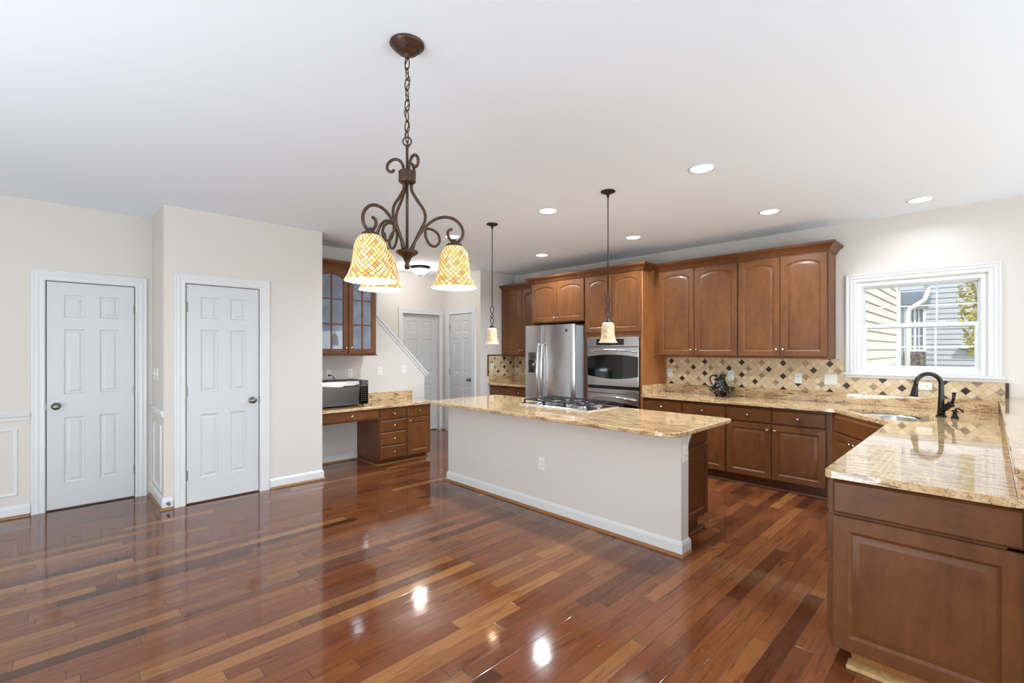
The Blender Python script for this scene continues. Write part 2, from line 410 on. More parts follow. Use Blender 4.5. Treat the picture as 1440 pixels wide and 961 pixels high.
# ------------------------------------------------------------------ room shell
WX = 5.862; Y1 = 5.845; Y2 = 5.195; XR = .735; XC = 2.165; CE = 2.74
HB = 6.92; HX = 5.05; YF = 5.86; T = .12
mb = MB(); mb.box(-3.2, 7.4, -3.2, 7.4, -.06, 0); struct('floor', mb, M['floor'])
mb = MB(); mb.box(-4.8, 6.0, -5.4, 7.4, CE, CE+.1); struct('ceiling', mb, M['ceil'])  # runs past the outer walls as an added unseen overhang that blocks sun
def rect(a0, a1, b0, b1): return [(a0, b0), (a1, b0), (a1, b1), (a0, b1)]
def wall_with_door(name, F, a0, a1, oa0, oa1, ob, depth):
    mb = MB()
    out = [(a0, 0), (oa0, 0), (oa0, ob), (oa1, ob), (oa1, 0), (a1, 0), (a1, CE), (a0, CE)]
    mb.plate(F, out, [], 0, -depth); mb.fbox(F, a0, a1, 0, CE, -depth, -depth-.08)
    return struct(name, mb, M['wall'])
D1 = (-.014, .597, 2.045); D2 = (.905, 1.520, 2.045); DA = (4.250, 4.985, 2.045); DB = (6.075, 6.690, 2.045)
J = .005
wall_with_door('wall_left', FY(Y1), -3.2, XR, D1[0]-J, D1[1]+J, D1[2]+J, .05)
wall_with_door('wall_closet', FY(Y2), XR+.0005, XC, D2[0]-J, D2[1]+J, D2[2]+J, .05)
mb = MB(); mb.box(XR, XR+.12, Y2+.13, Y1-.0005, 0, CE); struct('wall_closet_side', mb, M['wall'])
mb = MB(); mb.box(XC-.12, XC, Y2+.13, Y1, 0, CE); struct('wall_closet_end', mb, M['wall'])
mb = MB(); mb.plate(FY(Y1), [(XC-.12, 0), (3.95, 0), (3.95, 1.105), (3.19, 1.86), (3.19, CE), (XC-.12, CE)], [], 0, -T); struct('wall_desk', mb, M['wall'])
wall_with_door('wall_hall', FY(HB), 2.2, HX+.2, DA[0]-J, DA[1]+J, DA[2]+J, .11)
mb = MB(); mb.box(2.0, 2.2, Y1+T, HB+.2, 0, CE); struct('wall_hall_end', mb, M['wall'])
mb = MB(); F = FX(HX)
out = [(YF+.0, 0), (DB[0]-J, 0), (DB[0]-J, DB[2]+J), (DB[1]+J, DB[2]+J), (DB[1]+J, 0), (HB-.0005, 0), (HB-.0005, CE), (YF, CE)]
mb.plate(F, out, [], 0, -.05); mb.fbox(F, YF, HB, 0, CE, -.05, -.12); struct('wall_hall_side', mb, M['wall'])
mb = MB(); mb.box(HX+.12, WX+.14, YF, YF+T, 0, CE); mb.box(HX+.0005, HX+.12, YF-.0005, YF, 0, CE); struct('wall_corner', mb, M['wall'])
mb = MB(); mb.plate(FY(-3.2), rect(-3.2, 6.0, 0, CE), [rect(-1.7, 3.7, .15, 2.35)], 0, -.1); struct('wall_front', mb, M['wall'])
mb = MB(); mb.plate(FX(-3.2), rect(-3.2, 5.97, 0, CE), [rect(1.0, 3.9, .15, 2.35)], 0, .1); struct('wall_rear', mb, M['wall'])
# window wall
WO = (.018, .935, 1.205, 2.105)
mb = MB(); mb.plate(FX(WX), rect(-3.2, YF, 0, CE), [rect(*WO), rect(-2.9, -1.1, .6, 2.2)], 0, -.14); struct('wall_right', mb, M['wall'])

CAS = [(0, 0), (0, .010), (.010, .016), (.022, .013), (.034, .013), (.050, .019), (.066, .017), (.076, .021), (.088, .021), (.090, 0)]
def casing(name, F, a0, a1, top, r=.006, **k):
    mb = MB(); mb.sweep(F, [(a0-r, 0), (a0-r, top+r), (a1+r, top+r), (a1+r, 0)], CAS, side=1)
    return struct(name, mb, M['trim'], **k)
def door6(F, a0, a1, top, d, thick=.034):
    w_ = a1-a0; h0 = .014; st = .112*w_/.61 if w_ < .65 else .115; mid = .105*w_/.61 if w_ < .65 else .115
    ua = [a0, a0+st, a0+(w_-mid)/2, a0+(w_+mid)/2, a1-st, a1]
    vb = [h0, .235, .828, 1.036, 1.624, 1.730, 1.932, top]
    mb = MB()
    for i in range(5):
        for j in range(7):
            c = rect(ua[i], ua[i+1], vb[j], vb[j+1])
            if i in (1, 3) and j in (1, 3, 5):
                def ins(o, dd):
                    return [F(x + (o if x == ua[i] else -o), y + (o if y == vb[j] else -o), dd) for x, y in c]
                mb.loops([ins(0, d), ins(.006, d-.007), ins(.014, d-.009), ins(.022, d-.009), ins(.040, d-.003)], False, True)
            else:
                mb.f([mb.v(F(x, y, d)) for x, y in c])
    # rim and back
    o = rect(a0, a1, h0, top)
    mb.loops([[F(x, y, d) for x, y in o], [F(x, y, d-thick) for x, y in o]], False, True)
    return mb
def door_set(n, F, D, d, hinge, knob_side, knobz=.93, hingez=(.27, 1.05, 1.83)):
    dr = struct('door_%d' % n, door6(F, D[0]+.003, D[1]-.003, D[2]-.003, d), M['doorpaint'])
    ka = D[0]+.062 if knob_side < 0 else D[1]-.062
    mb = MB(); o = F(ka, knobz, d); nn = F.n
    mb.lathe([(.033, 0), (.033, .006), (.024, .010), (.012, .014), (.011, .030), (.020, .036), (.028, .046), (.029, .054), (.024, .062), (.012, .066), (.0, .067)], o, 20, nn)
    k = link('door_knob', mb, M['nickel'], dr, smooth=True)
    mb = MB(); e = D[0]-.002 if knob_side < 0 else D[1]+.002
    mb.fbox(F, e-.004, e+.004, knobz-.028, knobz+.028, d-.01, d+.004); link('strike_plate', mb, M['nickel'], dr, bevel=.001)
    for z in hingez:
        mb = MB(); e = D[0] if hinge < 0 else D[1]
        c = F(e, z-.045, d+.006)
        mb.lathe([(.0065, 0), (.0065, .09)], c, 10); mb.lathe([(.004, -.004), (.004, .094)], c, 8)
        mb.fbox(F, e-.002, e+.014, z-.045, z+.045, d-.004, d+.0015)
        link('hinge', mb, M['nickel'], dr)
    return dr
door_set(1, FY(Y1), D1, -.004, 1, -1); casing('trim_1', FY(Y1), *D1)
door_set(2, FY(Y2), D2, -.004, -1, 1); casing('trim_2', FY(Y2), *D2)
door_set(3, FY(HB), DA, -.07, 1, -1); casing('trim_3', FY(HB), *DA)
mb = MB(); mb.sweep(FY(HB), [(DA[0], 0), (DA[0], DA[2]), (DA[1], DA[2]), (DA[1], 0)], [(0, -.058), (-.012, -.058), (-.012, -.069), (0, -.069)]); struct('trim_4', mb, M['trim'])
door_set(4, FX(HX), (DB[0], DB[1], DB[2]), -.004, 1, -1); casing('trim_5', FX(HX), *DB)

BASE = [(0, 0), (.014, 0), (.014, .078), (.011, .090), (.005, .100), (0, .104)]
SHOE = [(.014, 0), (.032, 0), (.030, .010), (.024, .017), (.014, .020)]
def base(name, pts, side=1, shoe=True):
    mb = MB(); mb.sweep(HZ, pts, BASE, side=side); o = struct(name, mb, M['trim'])
    if shoe:
        mb = MB(); mb.sweep(HZ, pts, SHOE, side=side); link('shoe_moulding', mb, M['shoe'], o)
    return o
base('baseboard_left', [(-3.2, Y1), (D1[0]-.10, Y1)], -1)
base('baseboard_closet', [(XR, Y1), (XR, Y2), (D2[0]-.10, Y2)], -1)
base('baseboard_closet_right', [(D2[1]+.10, Y2), (XC, Y2), (XC, Y1), (2.86, Y1)], -1)
base('baseboard_hall', [(HX, HB), (HX, DB[1]+.10)], -1)
base('baseboard_hall_side', [(HX, DB[0]-.10), (HX, YF)], -1)
base('baseboard_desk', [(3.72, Y1), (3.95, Y1), (3.95, Y1+T)], -1)
# chair rail and picture-frame moulding
RAIL = [(0, 0), (.008, 0), (.012, .010), (.012, .022), (.022, .034), (.026, .046), (.020, .054), (.010, .060), (0, .060)]
def rail(name, pts):
    mb = MB(); mb.sweep(lambda a, b, d: Vector((a, b, .828+d)), pts, RAIL, side=-1); return struct(name, mb, M['trim'])
rail('trim_6', [(-3.2, Y1), (D1[0]-.098, Y1)]); rail('trim_7', [(XR, Y1-.0005), (XR, Y2-.002)])
PM = [(0, 0), (.004, .010), (.012, .012), (.018, .008), (.026, .006), (.030, 0)]
def pframe(name, F, r):
    mb = MB(); mb.sweep(F, rect(*r), PM, closed=True, side=1); return struct(name, mb, M['trim'])
pframe('trim_8', FY(Y1), (-.95, -.185, .185, .762)); pframe('trim_9', FY(Y1), (-1.95, -1.15, .185, .762))
pframe('trim_10', FX(XR), (Y2+.10, Y1-.14, .145, .748))
# stair half-wall cap
mb = MB(); P = [(3.150, 1.915), (4.005, 1.066)]
mb.sweep(FY(Y1), P, [(-.012, .035), (.006, .035), (.012, .028), (.012, -T-.028), (.006, -T-.035), (-.012, -T-.035)], side=-1)
mb.sweep(FY(Y1), P, [(.012, .0), (.012, .018), (.022, .014), (.040, .012), (.040, 0)], side=-1)
struct('trim_11', mb, M['trim'])

# ------------------------------------------------------------------ window
F = FX(WX)
WC4 = (.018, .935, 1.235, 2.105)
mb = MB(); mb.sweep(F, [(.006, 1.205), (.006, 2.117), (.947, 2.117), (.947, 1.205)], [(0, 0), (0, .012), (.010, .018), (.020, .014), (.034, .014), (.044, .022), (.060, .019), (.072, .026), (.084, .026), (.086, 0)], side=1)
win = struct('window_1', mb, M['trim'])
mb = MB(); mb.plate(HZ, [(WX+.10, .018), (WX+.10, .935), (WX+.0005, .935), (WX+.0005, 1.052), (WX-.040, 1.052), (WX-.040, -.098), (WX+.0005, -.098), (WX+.0005, .018)], [], 1.180, 1.204)
link('sill', mb, M['trim'], win, bevel=.004)
mb = MB(); mb.fbox(F, -.088, 1.042, 1.152, 1.1795, 0, .016); link('apron', mb, M['trim'], win, bevel=.003)
# jamb liner
mb = MB()
mb.sweep(F, rect(WO[0], WO[1], 1.206, WO[3]), [(.0, .0), (.030, .0), (.030, -.02), (.044, -.02), (.044, -.10), (0, -.10)], closed=True, side=1)
link('frame', mb, M['vinyl'], win)
def sash(name, a0, a1, b0, b1, d, fr, cols=3, rows=2, glassd=None):
    mb = MB(); mb.sweep(F, rect(a0, a1, b0, b1), [(0, d), (fr*.8, d), (fr, d-.008), (fr, d-.026), (0, d-.026)], closed=True, side=1)
    s_ = link(name, mb, M['vinyl'], win)
    i0, i1, j0, j1 = a0+fr, a1-fr, b0+fr, b1-fr
    mb = MB()
    for k in range(1, cols): x = i0+(i1-i0)*k/cols; mb.fbox(F, x-.007, x+.007, j0, j1, d-.014, d-.0215)
    for k in range(1, rows): y = j0+(j1-j0)*k/rows; mb.fbox(F, i0, i1, y-.007, y+.007, d-.013, d-.0205)
    link('muntins', mb, M['vinyl'], s_)
    mb = MB(); mb.fbox(F, i0-.004, i1+.004, j0-.004, j1+.004, d-.016, d-.019); link('glass_pane', mb, M['glass'], s_)
    return s_
sash('upper_sash', .050, .903, 1.645, 2.070, -.052, .022)
ls = sash('lower_sash', .050, .903, 1.240, 1.690, -.024, .040)
for y in (.30, .70):
    mb = MB(); mb.fbox(F, y-.03, y+.03, 1.6905, 1.700, -.045, -.026); mb.fbox(F, y-.018, y+.012, 1.700, 1.708, -.040, -.030); link('sash_lock', mb, M['vinyl'], ls, bevel=.002)

# ------------------------------------------------------------------ cabinet helpers
NP = 12
def rl(a0, a1, b0, b1, ins, arch):
    a0 += ins; a1 -= ins; b0 += ins; b1 -= ins; m = (a0+a1)/2; h = (a1-a0)/2
    pts = [(a0, b0), (a1, b0)]
    for i in range(NP+1):
        t = i/NP; a = a1 + (a0-a1)*t
        pts.append((a, b1 - arch*(abs((a-m)/h))**2.4 if arch else b1))
    return pts
def pdoor(F, a0, a1, b0, b1, d0=0.0005, arch=0.0, st=.056):
    mb = MB(); L = []
    for ins, d, ar in ((0, 0, 0), (0, .015, 0), (.004, .019, 0), (st, .019, arch), (st+.004, .015, arch), (st+.010, .0125, arch), (st+.014, .0105, arch), (st+.038, .0175, arch), (st+.042, .0175, arch)):
        L.append([F(a, b, d0+d) for a, b in rl(a0, a1, b0, b1, ins, ar)])
    mb.loops(L); return mb
def slab(F, a0, a1, b0, b1, d0=0.0005):
    mb = MB()
    mb.loops([[F(a, b, d0+d) for a, b in rect(a0+i, a1-i, b0+i, b1-i)] for i, d in ((0, 0), (0, .011), (.007, .016), (.010, .019))]); return mb
def knob(parent, F, a, b, d):
    mb = MB(); mb.lathe([(.007, 0), (.0055, .004), (.005, .012), (.009, .016), (.0145, .021), (.015, .025), (.012, .030), (.006, .032), (0, .0325)], F(a, b, d), 14, F.n)
    link('knob', mb, M['knob'], parent, smooth=True)
def adoor(parent, F, a0, a1, b0, b1, arch=0, kn=None, mat='wood', st=.056):
    dd = smooth_by_angle(link('door', pdoor(F, a0, a1, b0, b1, arch=arch, st=st), M[mat], parent), 25)
    if kn: knob(dd, F, kn[0], kn[1], .0195)
    return dd
def adrawer(parent, F, a0, a1, b0, b1, kn=True):
    dd = link('drawer', slab(F, a0, a1, b0, b1), M['woodh'], parent)
    if kn: knob(dd, F, (a0+a1)/2, (b0+b1)/2, .0195)
    return dd
CROWN = [(-.004, 0), (.004, 0), (.006, .012), (.016, .016), (.020, .030), (.042, .056), (.060, .068), (.066, .074), (.070, .092), (.066, .096), (-.004, .096)]
def crown(parent, pts, z, side=-1):
    mb = MB(); mb.sweep(lambda a, b, d: Vector((a, b, z+d)), pts, CROWN, side=side); return smooth_by_angle(link('crown_moulding', mb, M['woodplank'], parent), 25)
G = .0006
# ------------------------------------------------------------------ upper cabinets
UX = 5.535; FU = FX(UX); UB, UT = 1.352, 2.435
def upper(label, y0, y1, doors, crownpts, body_bottom=UB, group='raised panel wall cabinets over the long counter'):
    t = thing('wall_cabinet', label, 'cabinet', (5.7, (y0+y1)/2, body_bottom), group)
    mb = MB(); mb.box(UX, WX-G, y0+G, y1-G, body_bottom, UT); link('body', mb, M['wood'], t)
    mb = MB(); mb.box(UX-.020, WX-G, y0+G, y1-G, body_bottom-.012, body_bottom-.0005); link('light_rail', mb, M['woodplank'], t, bevel=.003)
    for (a0, a1, ks) in doors:
        kx = a1-.028 if ks > 0 else a0+.028
        adoor(t, FU, a0, a1, body_bottom+.012, UT-.018, .040, (kx, body_bottom+.085))
    crown(t, crownpts, UT-.014)
    return t
TY0, TY1 = 3.012, 3.895      # oven tower
u1 = upper('wide cherry wall cabinet with two arched doors next to the oven tower', 1.985, TY0, [(2.489, 2.945, -1), (1.992, 2.482, 1)],
           [(UX, TY0-G), (UX, 1.985+G)], group=None)
u2 = upper('narrower cherry wall cabinet with two arched doors beside the window', 1.122, 1.985, [(1.557, 1.975, -1), (1.130, 1.550, 1)],
           [(UX, 1.985-G), (UX, 1.122), (WX-.001, 1.122)], group=None)
Fside = Fr((0, 1.122, 0), (1, 0, 0), (0, -1, 0))
sp_ = smooth_by_angle(link('side_panel', pdoor(Fside, UX+.010, WX-.012, UB+.012, UT-.018, -.0155, .03, .05), M['wood'], u2), 25)

# oven tower and cabinet over the fridge
TX = 5.25; FT = FX(TX)
tw = thing('oven_cabinet', 'tall cherry cabinet that frames the wall oven, oak-coloured side', 'cabinet', (5.5, 3.45, 0))
OV = (3.052, 3.835, .36, 1.600)
mb = MB(); mb.plate(FT, rect(TY0+.019, TY1-.0, .10, UT), [rect(*OV)], 0, -.02); link('face_frame', mb, M['wood'], tw)
mb = MB(); mb.box(TX+.0005, WX-G, TY0, TY0+.0185, 0, UT); link('side_panel', mb, M['woodside'], tw)
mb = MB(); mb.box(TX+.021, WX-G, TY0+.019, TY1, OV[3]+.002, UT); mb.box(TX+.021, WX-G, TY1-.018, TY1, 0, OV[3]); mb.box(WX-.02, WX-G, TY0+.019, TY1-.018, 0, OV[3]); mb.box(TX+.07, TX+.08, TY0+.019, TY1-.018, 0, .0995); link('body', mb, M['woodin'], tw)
for a0, a1, ks in ((3.030, 3.450, 1), (3.458, 3.878, -1)):
    adoor(tw, FT, a0, a1, 1.665, UT-.018, .040, ((a1-.028) if ks > 0 else (a0+.028), 1.72))
adrawer(tw, FT, 3.04, 3.868, .12, .345)
FRY1 = 4.900
crown(tw, [(TX, TY1-G), (TX, TY0), (UX-.072, TY0)], UT-.014)
fc = thing('fridge_cabinet', 'short cherry cabinet with two arched doors above the refrigerator', 'cabinet', (5.5, 4.4, 1.83))
mb = MB(); mb.box(TX, WX-G, TY1+G, FRY1, 1.832, UT); link('body', mb, M['wood'], fc)
for a0, a1, ks in ((3.905, 4.383, 1), (4.390, 4.880, -1)):
    adoor(fc, FT, a0, a1, 1.845, UT-.018, .035, ((a1-.028) if ks > 0 else (a0+.028), 1.90))
crown(fc, [(UX-.072, FRY1), (TX, FRY1), (TX, TY1+G)], UT-.014)
mb = MB(); mb.box(TX+.01, WX-G, FRY1-.018, FRY1, 0, 1.8315); link('side_panel', mb, M['woodside'], fc)
# far corner upper
cu = thing('wall_cabinet', 'dark cherry wall cabinet in the far corner beyond the refrigerator', 'cabinet', (5.7, 5.4, UB))
mb = MB(); mb.box(UX, WX-G, FRY1+G, YF-.004, UB-.02, UT); link('body', mb, M['wood'], cu)
for a0, a1, ks in ((5.372, 5.846, -1), (4.91, 5.364, 1)):
    adoor(cu, FU, a0, a1, UB-.008, UT-.018, .040, ((a1-.028) if ks > 0 else (a0+.028), UB+.07))
crown(cu, [(UX, YF-.004), (UX, FRY1+G)], UT-.014)
mb = MB(); mb.box(UX-.020, WX-G, FRY1+G, YF-.004, UB-.032, UB-.0205); link('light_rail', mb, M['woodplank'], cu)

# ------------------------------------------------------------------ base cabinets
BX = 5.262; FB = FX(BX); CT = .885; CTH = .034; CB = CT-CTH-.001
def toe(parent, x0, x1, y0, y1):
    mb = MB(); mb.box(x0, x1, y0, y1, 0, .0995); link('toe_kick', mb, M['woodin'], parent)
def base_unit(label, y0, y1, cells, F=FB, name='base_cabinet', group=None):
    t = thing(name, label, 'cabinet', (5.5, (y0+y1)/2, 0), group)
    mb = MB(); mb.box(BX, WX-G, y0+G, y1-G, .10, CB); link('body', mb, M['wood'], t)
    toe(t, BX+.065, WX-G, y0+G, y1-G)
    mb = MB(); mb.sweep(HZ, [(BX+.065, y0+G), (BX+.065, y1-G)], [(0, 0), (.016, 0), (.015, .008), (.010, .014), (0, .016)], side=1); link('shoe_moulding', mb, M['woodin'], t)
    for a0, a1, ks in cells:
        adrawer(t, F, a0, a1, .680, .822); kx = a1-.03 if ks > 0 else a0+.03
        adoor(t, F, a0, a1, .112, .668, 0, (kx, .612))
    return t
base_unit('base cabinet with two drawers right beside the oven tower, half hidden by island', 2.004, TY0, [(2.512, 2.995, -1), (2.018, 2.500, 1)])
base_unit('base cabinet with two drawers and two raised doors below the window end of wall cabinets', 1.050, 2.004, [(1.560, 2.000, -1), (1.082, 1.548, 1)])
SINK = [(5.10, .835), (4.71, .535), (4.685, .48), (4.72, .40), (4.86, .30), (4.98, .275), (5.08, .30), (5.16, .345), (5.28, .36), (5.39, .43), (5.455, .54), (5.462, .66), (5.40, .79), (5.30, .865), (5.19, .875)]
cxs, cys = sum(p[0] for p in SINK)/len(SINK), sum(p[1] for p in SINK)/len(SINK)
# corner sink cabinet, diagonal front
dA, dB = Vector((5.262, 1.035, 0)), Vector((4.600, .560, 0))
dv = (dB-dA); dl = dv.length; dn = Vector((dv.y, -dv.x, 0)).normalized()
if dn.dot(Vector((-1, 1, 0))) < 0: dn = -dn
FD = Fr(dA, dv, dn)
t = thing('sink_cabinet', 'corner sink base cabinet with an angled front', 'cabinet', (5.3, .6, 0))
mb = MB(); mb.plate(HZ, [(BX, 1.050-G), (dA.x, dA.y), (dB.x, dB.y), (4.57, .545), (4.57, -.05), (WX-G, -.05), (WX-G, 1.050-G)], [[(cxs+(x-cxs)*1.06, cys+(y-cys)*1.06) for x, y in SINK]], .10, CB); link('body', mb, M['wood'], t)
mb = MB(); mb.plate(HZ, [(BX+.065, 1.050-G), (BX+.065, .98), (4.62, .49), (4.62, -.03), (WX-G, -.03), (WX-G, 1.050-G)], [], 0, .0995); link('toe_kick', mb, M['woodin'], t)
link('false_front', slab(FD, .07, dl-.05, .680, .822), M['woodh'], t)
adoor(t, FD, .07, dl/2, .112, .668, 0, (dl/2-.03, .612)); adoor(t, FD, dl/2+.008, dl-.05, .112, .668, 0, (dl/2+.04, .612))
# peninsula cabinet: end faces the camera
PX0 = 2.600; PY0, PY1 = -.098, .508
t = thing('peninsula_cabinet', 'peninsula base cabinet whose panelled end faces the dining side', 'cabinet', (3.5, .2, 0))
mb = MB(); mb.box(PX0, 4.568, -.05, PY1+.0075, .068, CB); link('body', mb, M['wood'], t)
mb = MB(); mb.box(PX0+.03, 4.60, -.03, PY1-.065, 0, .0675); link('toe_kick', mb, M['woodside'], t)
mb = MB(); mb.sweep(HZ, [(PX0+.03, -.05), (PX0+.03, PY1-.055)], [(0, 0), (.068, 0), (.068, .018), (0, .018)], side=1); link('shoe_moulding', mb, M['capshoe'], t, bevel=.003)
FP = FX(PX0)
link('end_slab', slab(FP, PY0, PY1, .688, .838), M['woodh'], t)
smooth_by_angle(link('end_panel', pdoor(FP, PY0, PY1, .068, .676, st=.062), M['wood'], t), 25)
FPy = Fr((0, PY1+.008, 0), (1, 0, 0), (0, 1, 0))
xs = [2.612, 3.09, 3.57, 4.05, 4.53]
for i in range(4):
    adrawer(t, FPy, xs[i]+.004, xs[i+1]-.004, .680, .822)
    adoor(t, FPy, xs[i]+.004, xs[i+1]-.004, .085, .668, 0, (xs[i+1]-.04 if i % 2 == 0 else xs[i]+.04, .612))
# ---- L counter with sink cut-out
def rnd(poly, it=2):
    for _ in range(it):
        q = []
        for i in range(len(poly)):
            a, b = Vector(poly[i]), Vector(poly[(i+1) % len(poly)]); q += [tuple(a*.75+b*.25), tuple(a*.25+b*.75)]
        poly = q
    return poly
SR = rnd(SINK, 2)
def rcorner(c, r, a0, a1, n=5): return [(c[0]+r*math.cos(a0+(a1-a0)*i/n), c[1]+r*math.sin(a0+(a1-a0)*i/n)) for i in range(n+1)]
cx0 = 2.548
outer = [(WX-G, TY0-G), (5.205, TY0-G), (5.205, 1.010), (5.18, .985), (4.600, .555), (4.555, .535)] + rcorner((cx0+.03, .535-.03), .03, PI/2, PI) + [(cx0, -.075), (WX-G, -.075)]
ct = thing('kitchen_countertop', 'tan granite countertop that turns the corner under the window into the peninsula', 'countertop', (5.3, 1.0, CT))
mb = MB(); mb.plate(HZ, outer, [SR], CT-CTH, CT); link('countertop', mb, M['granite'], ct, bevel=.006, seg=3)
mb = MB(); mb.box(WX-.022, WX-G, -.0610, TY0-G, CT+.0005, .990); mb.box(5.235, WX-.0225, TY0-.020, TY0-G, CT+.0005, .990); link('backsplash_strip', mb, M['granite'], ct, bevel=.002)
# sink
sk = thing('kitchen_sink', 'undermounted stainless steel double sink in the corner counter', 'sink', (5.1, .6, .66))
def insr(poly, k):
    cx_, cy_ = sum(p[0] for p in poly)/len(poly), sum(p[1] for p in poly)/len(poly); return [(cx_+(x-cx_)*k, cy_+(y-cy_)*k) for x, y in poly]
mb = MB(); L = []
for k, z in ((1.03, CB-.001), (1.005, CB-.002), (.995, CB-.02), (.96, .70), (.90, .672), (.5, .668), (.1, .667)):
    L.append([Vector((x, y, z)) for x, y in insr(SR, k)])
mb.loops(L, False, True); link('bowl', mb, M['steelh'], sk, smooth=True)
mb = MB(); mb.tube([(5.28, .42, .80), (5.08, .62, .80), (4.93, .68, .80)], .011, 8); link('divider', mb, M['steelh'], sk, smooth=True)
# raised bar
rb = thing('raised_bar', 'raised granite bar ledge running along the peninsula', 'bar', (4, -.3, 0))
mb = MB(); mb.box(2.570, WX-G, -.215, -.0985, 0, .983); link('half_wall', mb, M['wall'], rb)
mb = MB(); mb.box(2.552, WX-.023, -.098, -.0755, CT-CTH, .9835); link('riser', mb, M['granite'], rb, bevel=.002)
mb = MB(); mb.plate(HZ, rcorner((2.475, -.113), .05, PI/2, PI) + rcorner((2.50, -.43), .08, PI, 1.5*PI) + [(WX-G, -.51), (WX-G, -.062)], [], .984, 1.020); link('bar_top', mb, M['granite'], rb, bevel=.007, seg=3)
# tile
mb = MB(); mb.plate(FX(WX), [(-.10, .9905), (TY0-.001, .9905), (TY0-.001, UB-.013), (1.056, UB-.013), (1.056, 1.150), (-.10, 1.150)], [], .0006, .009)
bs = tag(link('tile_backsplash', mb, M['tile'], None), 'diagonal cream stone mosaic backsplash with dark accent tiles behind the long counter', 'backsplash')
mb = MB(); mb.fbox(FX(WX), -.124, -.1005, 1.021, 1.150, .0006, .012); link('end_trim', mb, M['darkglass'], bs, bevel=.002)
# small far counter
t = thing('base_cabinet', 'small base cabinet with two drawers in the far corner beside the refrigerator', 'cabinet', (5.5, 5.4, 0))
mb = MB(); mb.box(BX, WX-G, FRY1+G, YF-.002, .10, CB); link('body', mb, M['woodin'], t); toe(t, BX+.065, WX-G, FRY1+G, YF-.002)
for a0, a1, ks in ((5.385, 5.845, -1), (4.915, 5.375, 1)):
    adrawer(t, FB, a0, a1, .680, .822); adoor(t, FB, a0, a1, .112, .668, 0, (a1-.03 if ks > 0 else a0+.03, .612))
ct2 = thing('corner_countertop', 'short granite countertop in the far corner beside the refrigerator', 'countertop', (5.5, 5.4, CT))
mb = MB(); mb.box(5.212, WX-G, FRY1+.001, YF-.001, CT-CTH, CT); link('countertop', mb, M['granite'], ct2, bevel=.006, seg=3)
mb = MB(); mb.box(WX-.022, WX-G, FRY1+.001, YF-.023, CT+.0005, .990); mb.box(5.235, WX-G, YF-.022, YF-.001, CT+.0005, .990); link('backsplash_strip', mb, M['granitex'], ct2, bevel=.002)
bs2 = thing('tile_backsplash', 'small mosaic backsplash panel in the far corner with dark liner edge', 'backsplash', (5.5, YF, .99))
mb = MB(); mb.box(WX-.009, WX-G, FRY1+.002, YF-.0095, .9905, UB-.033); mb.box(5.222, WX-G, YF-.009, YF-.001, .9905, UB-.022); link('tiles', mb, M['tile'], bs2)
mb = MB(); mb.box(5.200, 5.2215, YF-.012, YF-.001, .9905, UB-.001); mb.box(5.222, UX-.022, YF-.012, YF-.001, UB-.0215, UB-.001); link('liner_edge', mb, M['darkglass'], bs2, bevel=.002)

# ------------------------------------------------------------------ refrigerator
fr = thing('refrigerator', 'stainless side-by-side refrigerator with ice dispenser in the left door', 'refrigerator', (5.45, 4.4, 0))
fy0, fy1, fx, fs = 3.925, 4.862, 5.07, 4.486
mb = MB(); mb.box(fx+.012, WX-.03, fy0+.006, fy1-.006, .02, 1.765); link('body', mb, M['fridgeside'], fr, bevel=.006)
ymid = (fy0+fy1)/2
def bulge(y): return .050 - .052*((y-ymid)/((fy1-fy0)/2))**2
def fdoor(y0, y1, z0, z1, hole=None):
    n = 14; mb = MB(); pts = [(fx+.008, y0), (fx+.008, y1)]
    for i in range(n+1):
        y = y1+(y0-y1)*i/n; e = min(1, min(i, n-i)/1.0); b = bulge(y) + (0 if e else -.012)
        pts.append((fx-b, y))
    L = [[Vector((x, y, z)) for x, y in pts] for z in (z0, z1)]
    mb.loops(L); return mb
dF = link('freezer_door', fdoor(fs+.003, fy1, .10, 1.785), M['steel'], fr); smooth_by_angle(dF, 30)
dR = link('fridge_door', fdoor(fy0, fs-.003, .10, 1.785), M['steel'], fr); smooth_by_angle(dR, 30)
for y, dr in ((fs+.040, dF), (fs-.040, dR)):
    mb = MB(); x = fx-bulge(y)
    pts = catmull([(x-.004, y, .74), (x-.045, y, .80), (x-.062, y, 1.10), (x-.045, y, 1.46), (x-.004, y, 1.52)], 6)
    mb.tube(pts, .0125, 10); link('handle', mb, M['steelh'], dr, smooth=True)
yd0, yd1 = 4.575, 4.770
xb = fx-bulge(4.67)
mb = MB(); mb.sweep(FX(xb+.004), rect(yd0, yd1, 1.085, 1.400), [(0, 0), (.0, .010), (.014, .012), (.014, 0)], closed=True, side=1); link('dispenser_frame', mb, M['steelh'], dF)
mb = MB(); mb.box(xb-.008, xb+.004, yd0+.014, yd1-.014, 1.290, 1.386); link('dispenser_panel', mb, M['steeldark'], dF)
mb = MB(); mb.box(xb-.0095, xb-.0085, yd0+.055, yd1-.055, 1.310, 1.360); link('display', mb, M['glossblack'], dF)
mb = MB(); mb.box(xb-.004, xb+.003, yd0+.015, yd1-.015, 1.099, 1.289); link('dispenser_recess', mb, M['black'], dF)
mb = MB(); mb.lathe([(.018, 0), (.026, .06), (.02, .09)], (xb-.010, 4.655, 1.15), 12); link('dispenser_paddle', mb, M['steeldark'], dF, smooth=True)
mb = MB(); mb.lathe([(.020, 0), (.020, .004), (.016, .005)], (fx-bulge(4.06)+.002, 4.06, 1.70), 20, (-1, 0, 0)); link('badge', mb, M['steeldark'], dR)
for q0 in (fy0+.01, fy1-.10):
    mb = MB(); mb.box(fx+.014, fx+.07, q0, q0+.09, 1.7655, 1.790); link('hinge_cover', mb, M['steeldark'], fr, bevel=.004)
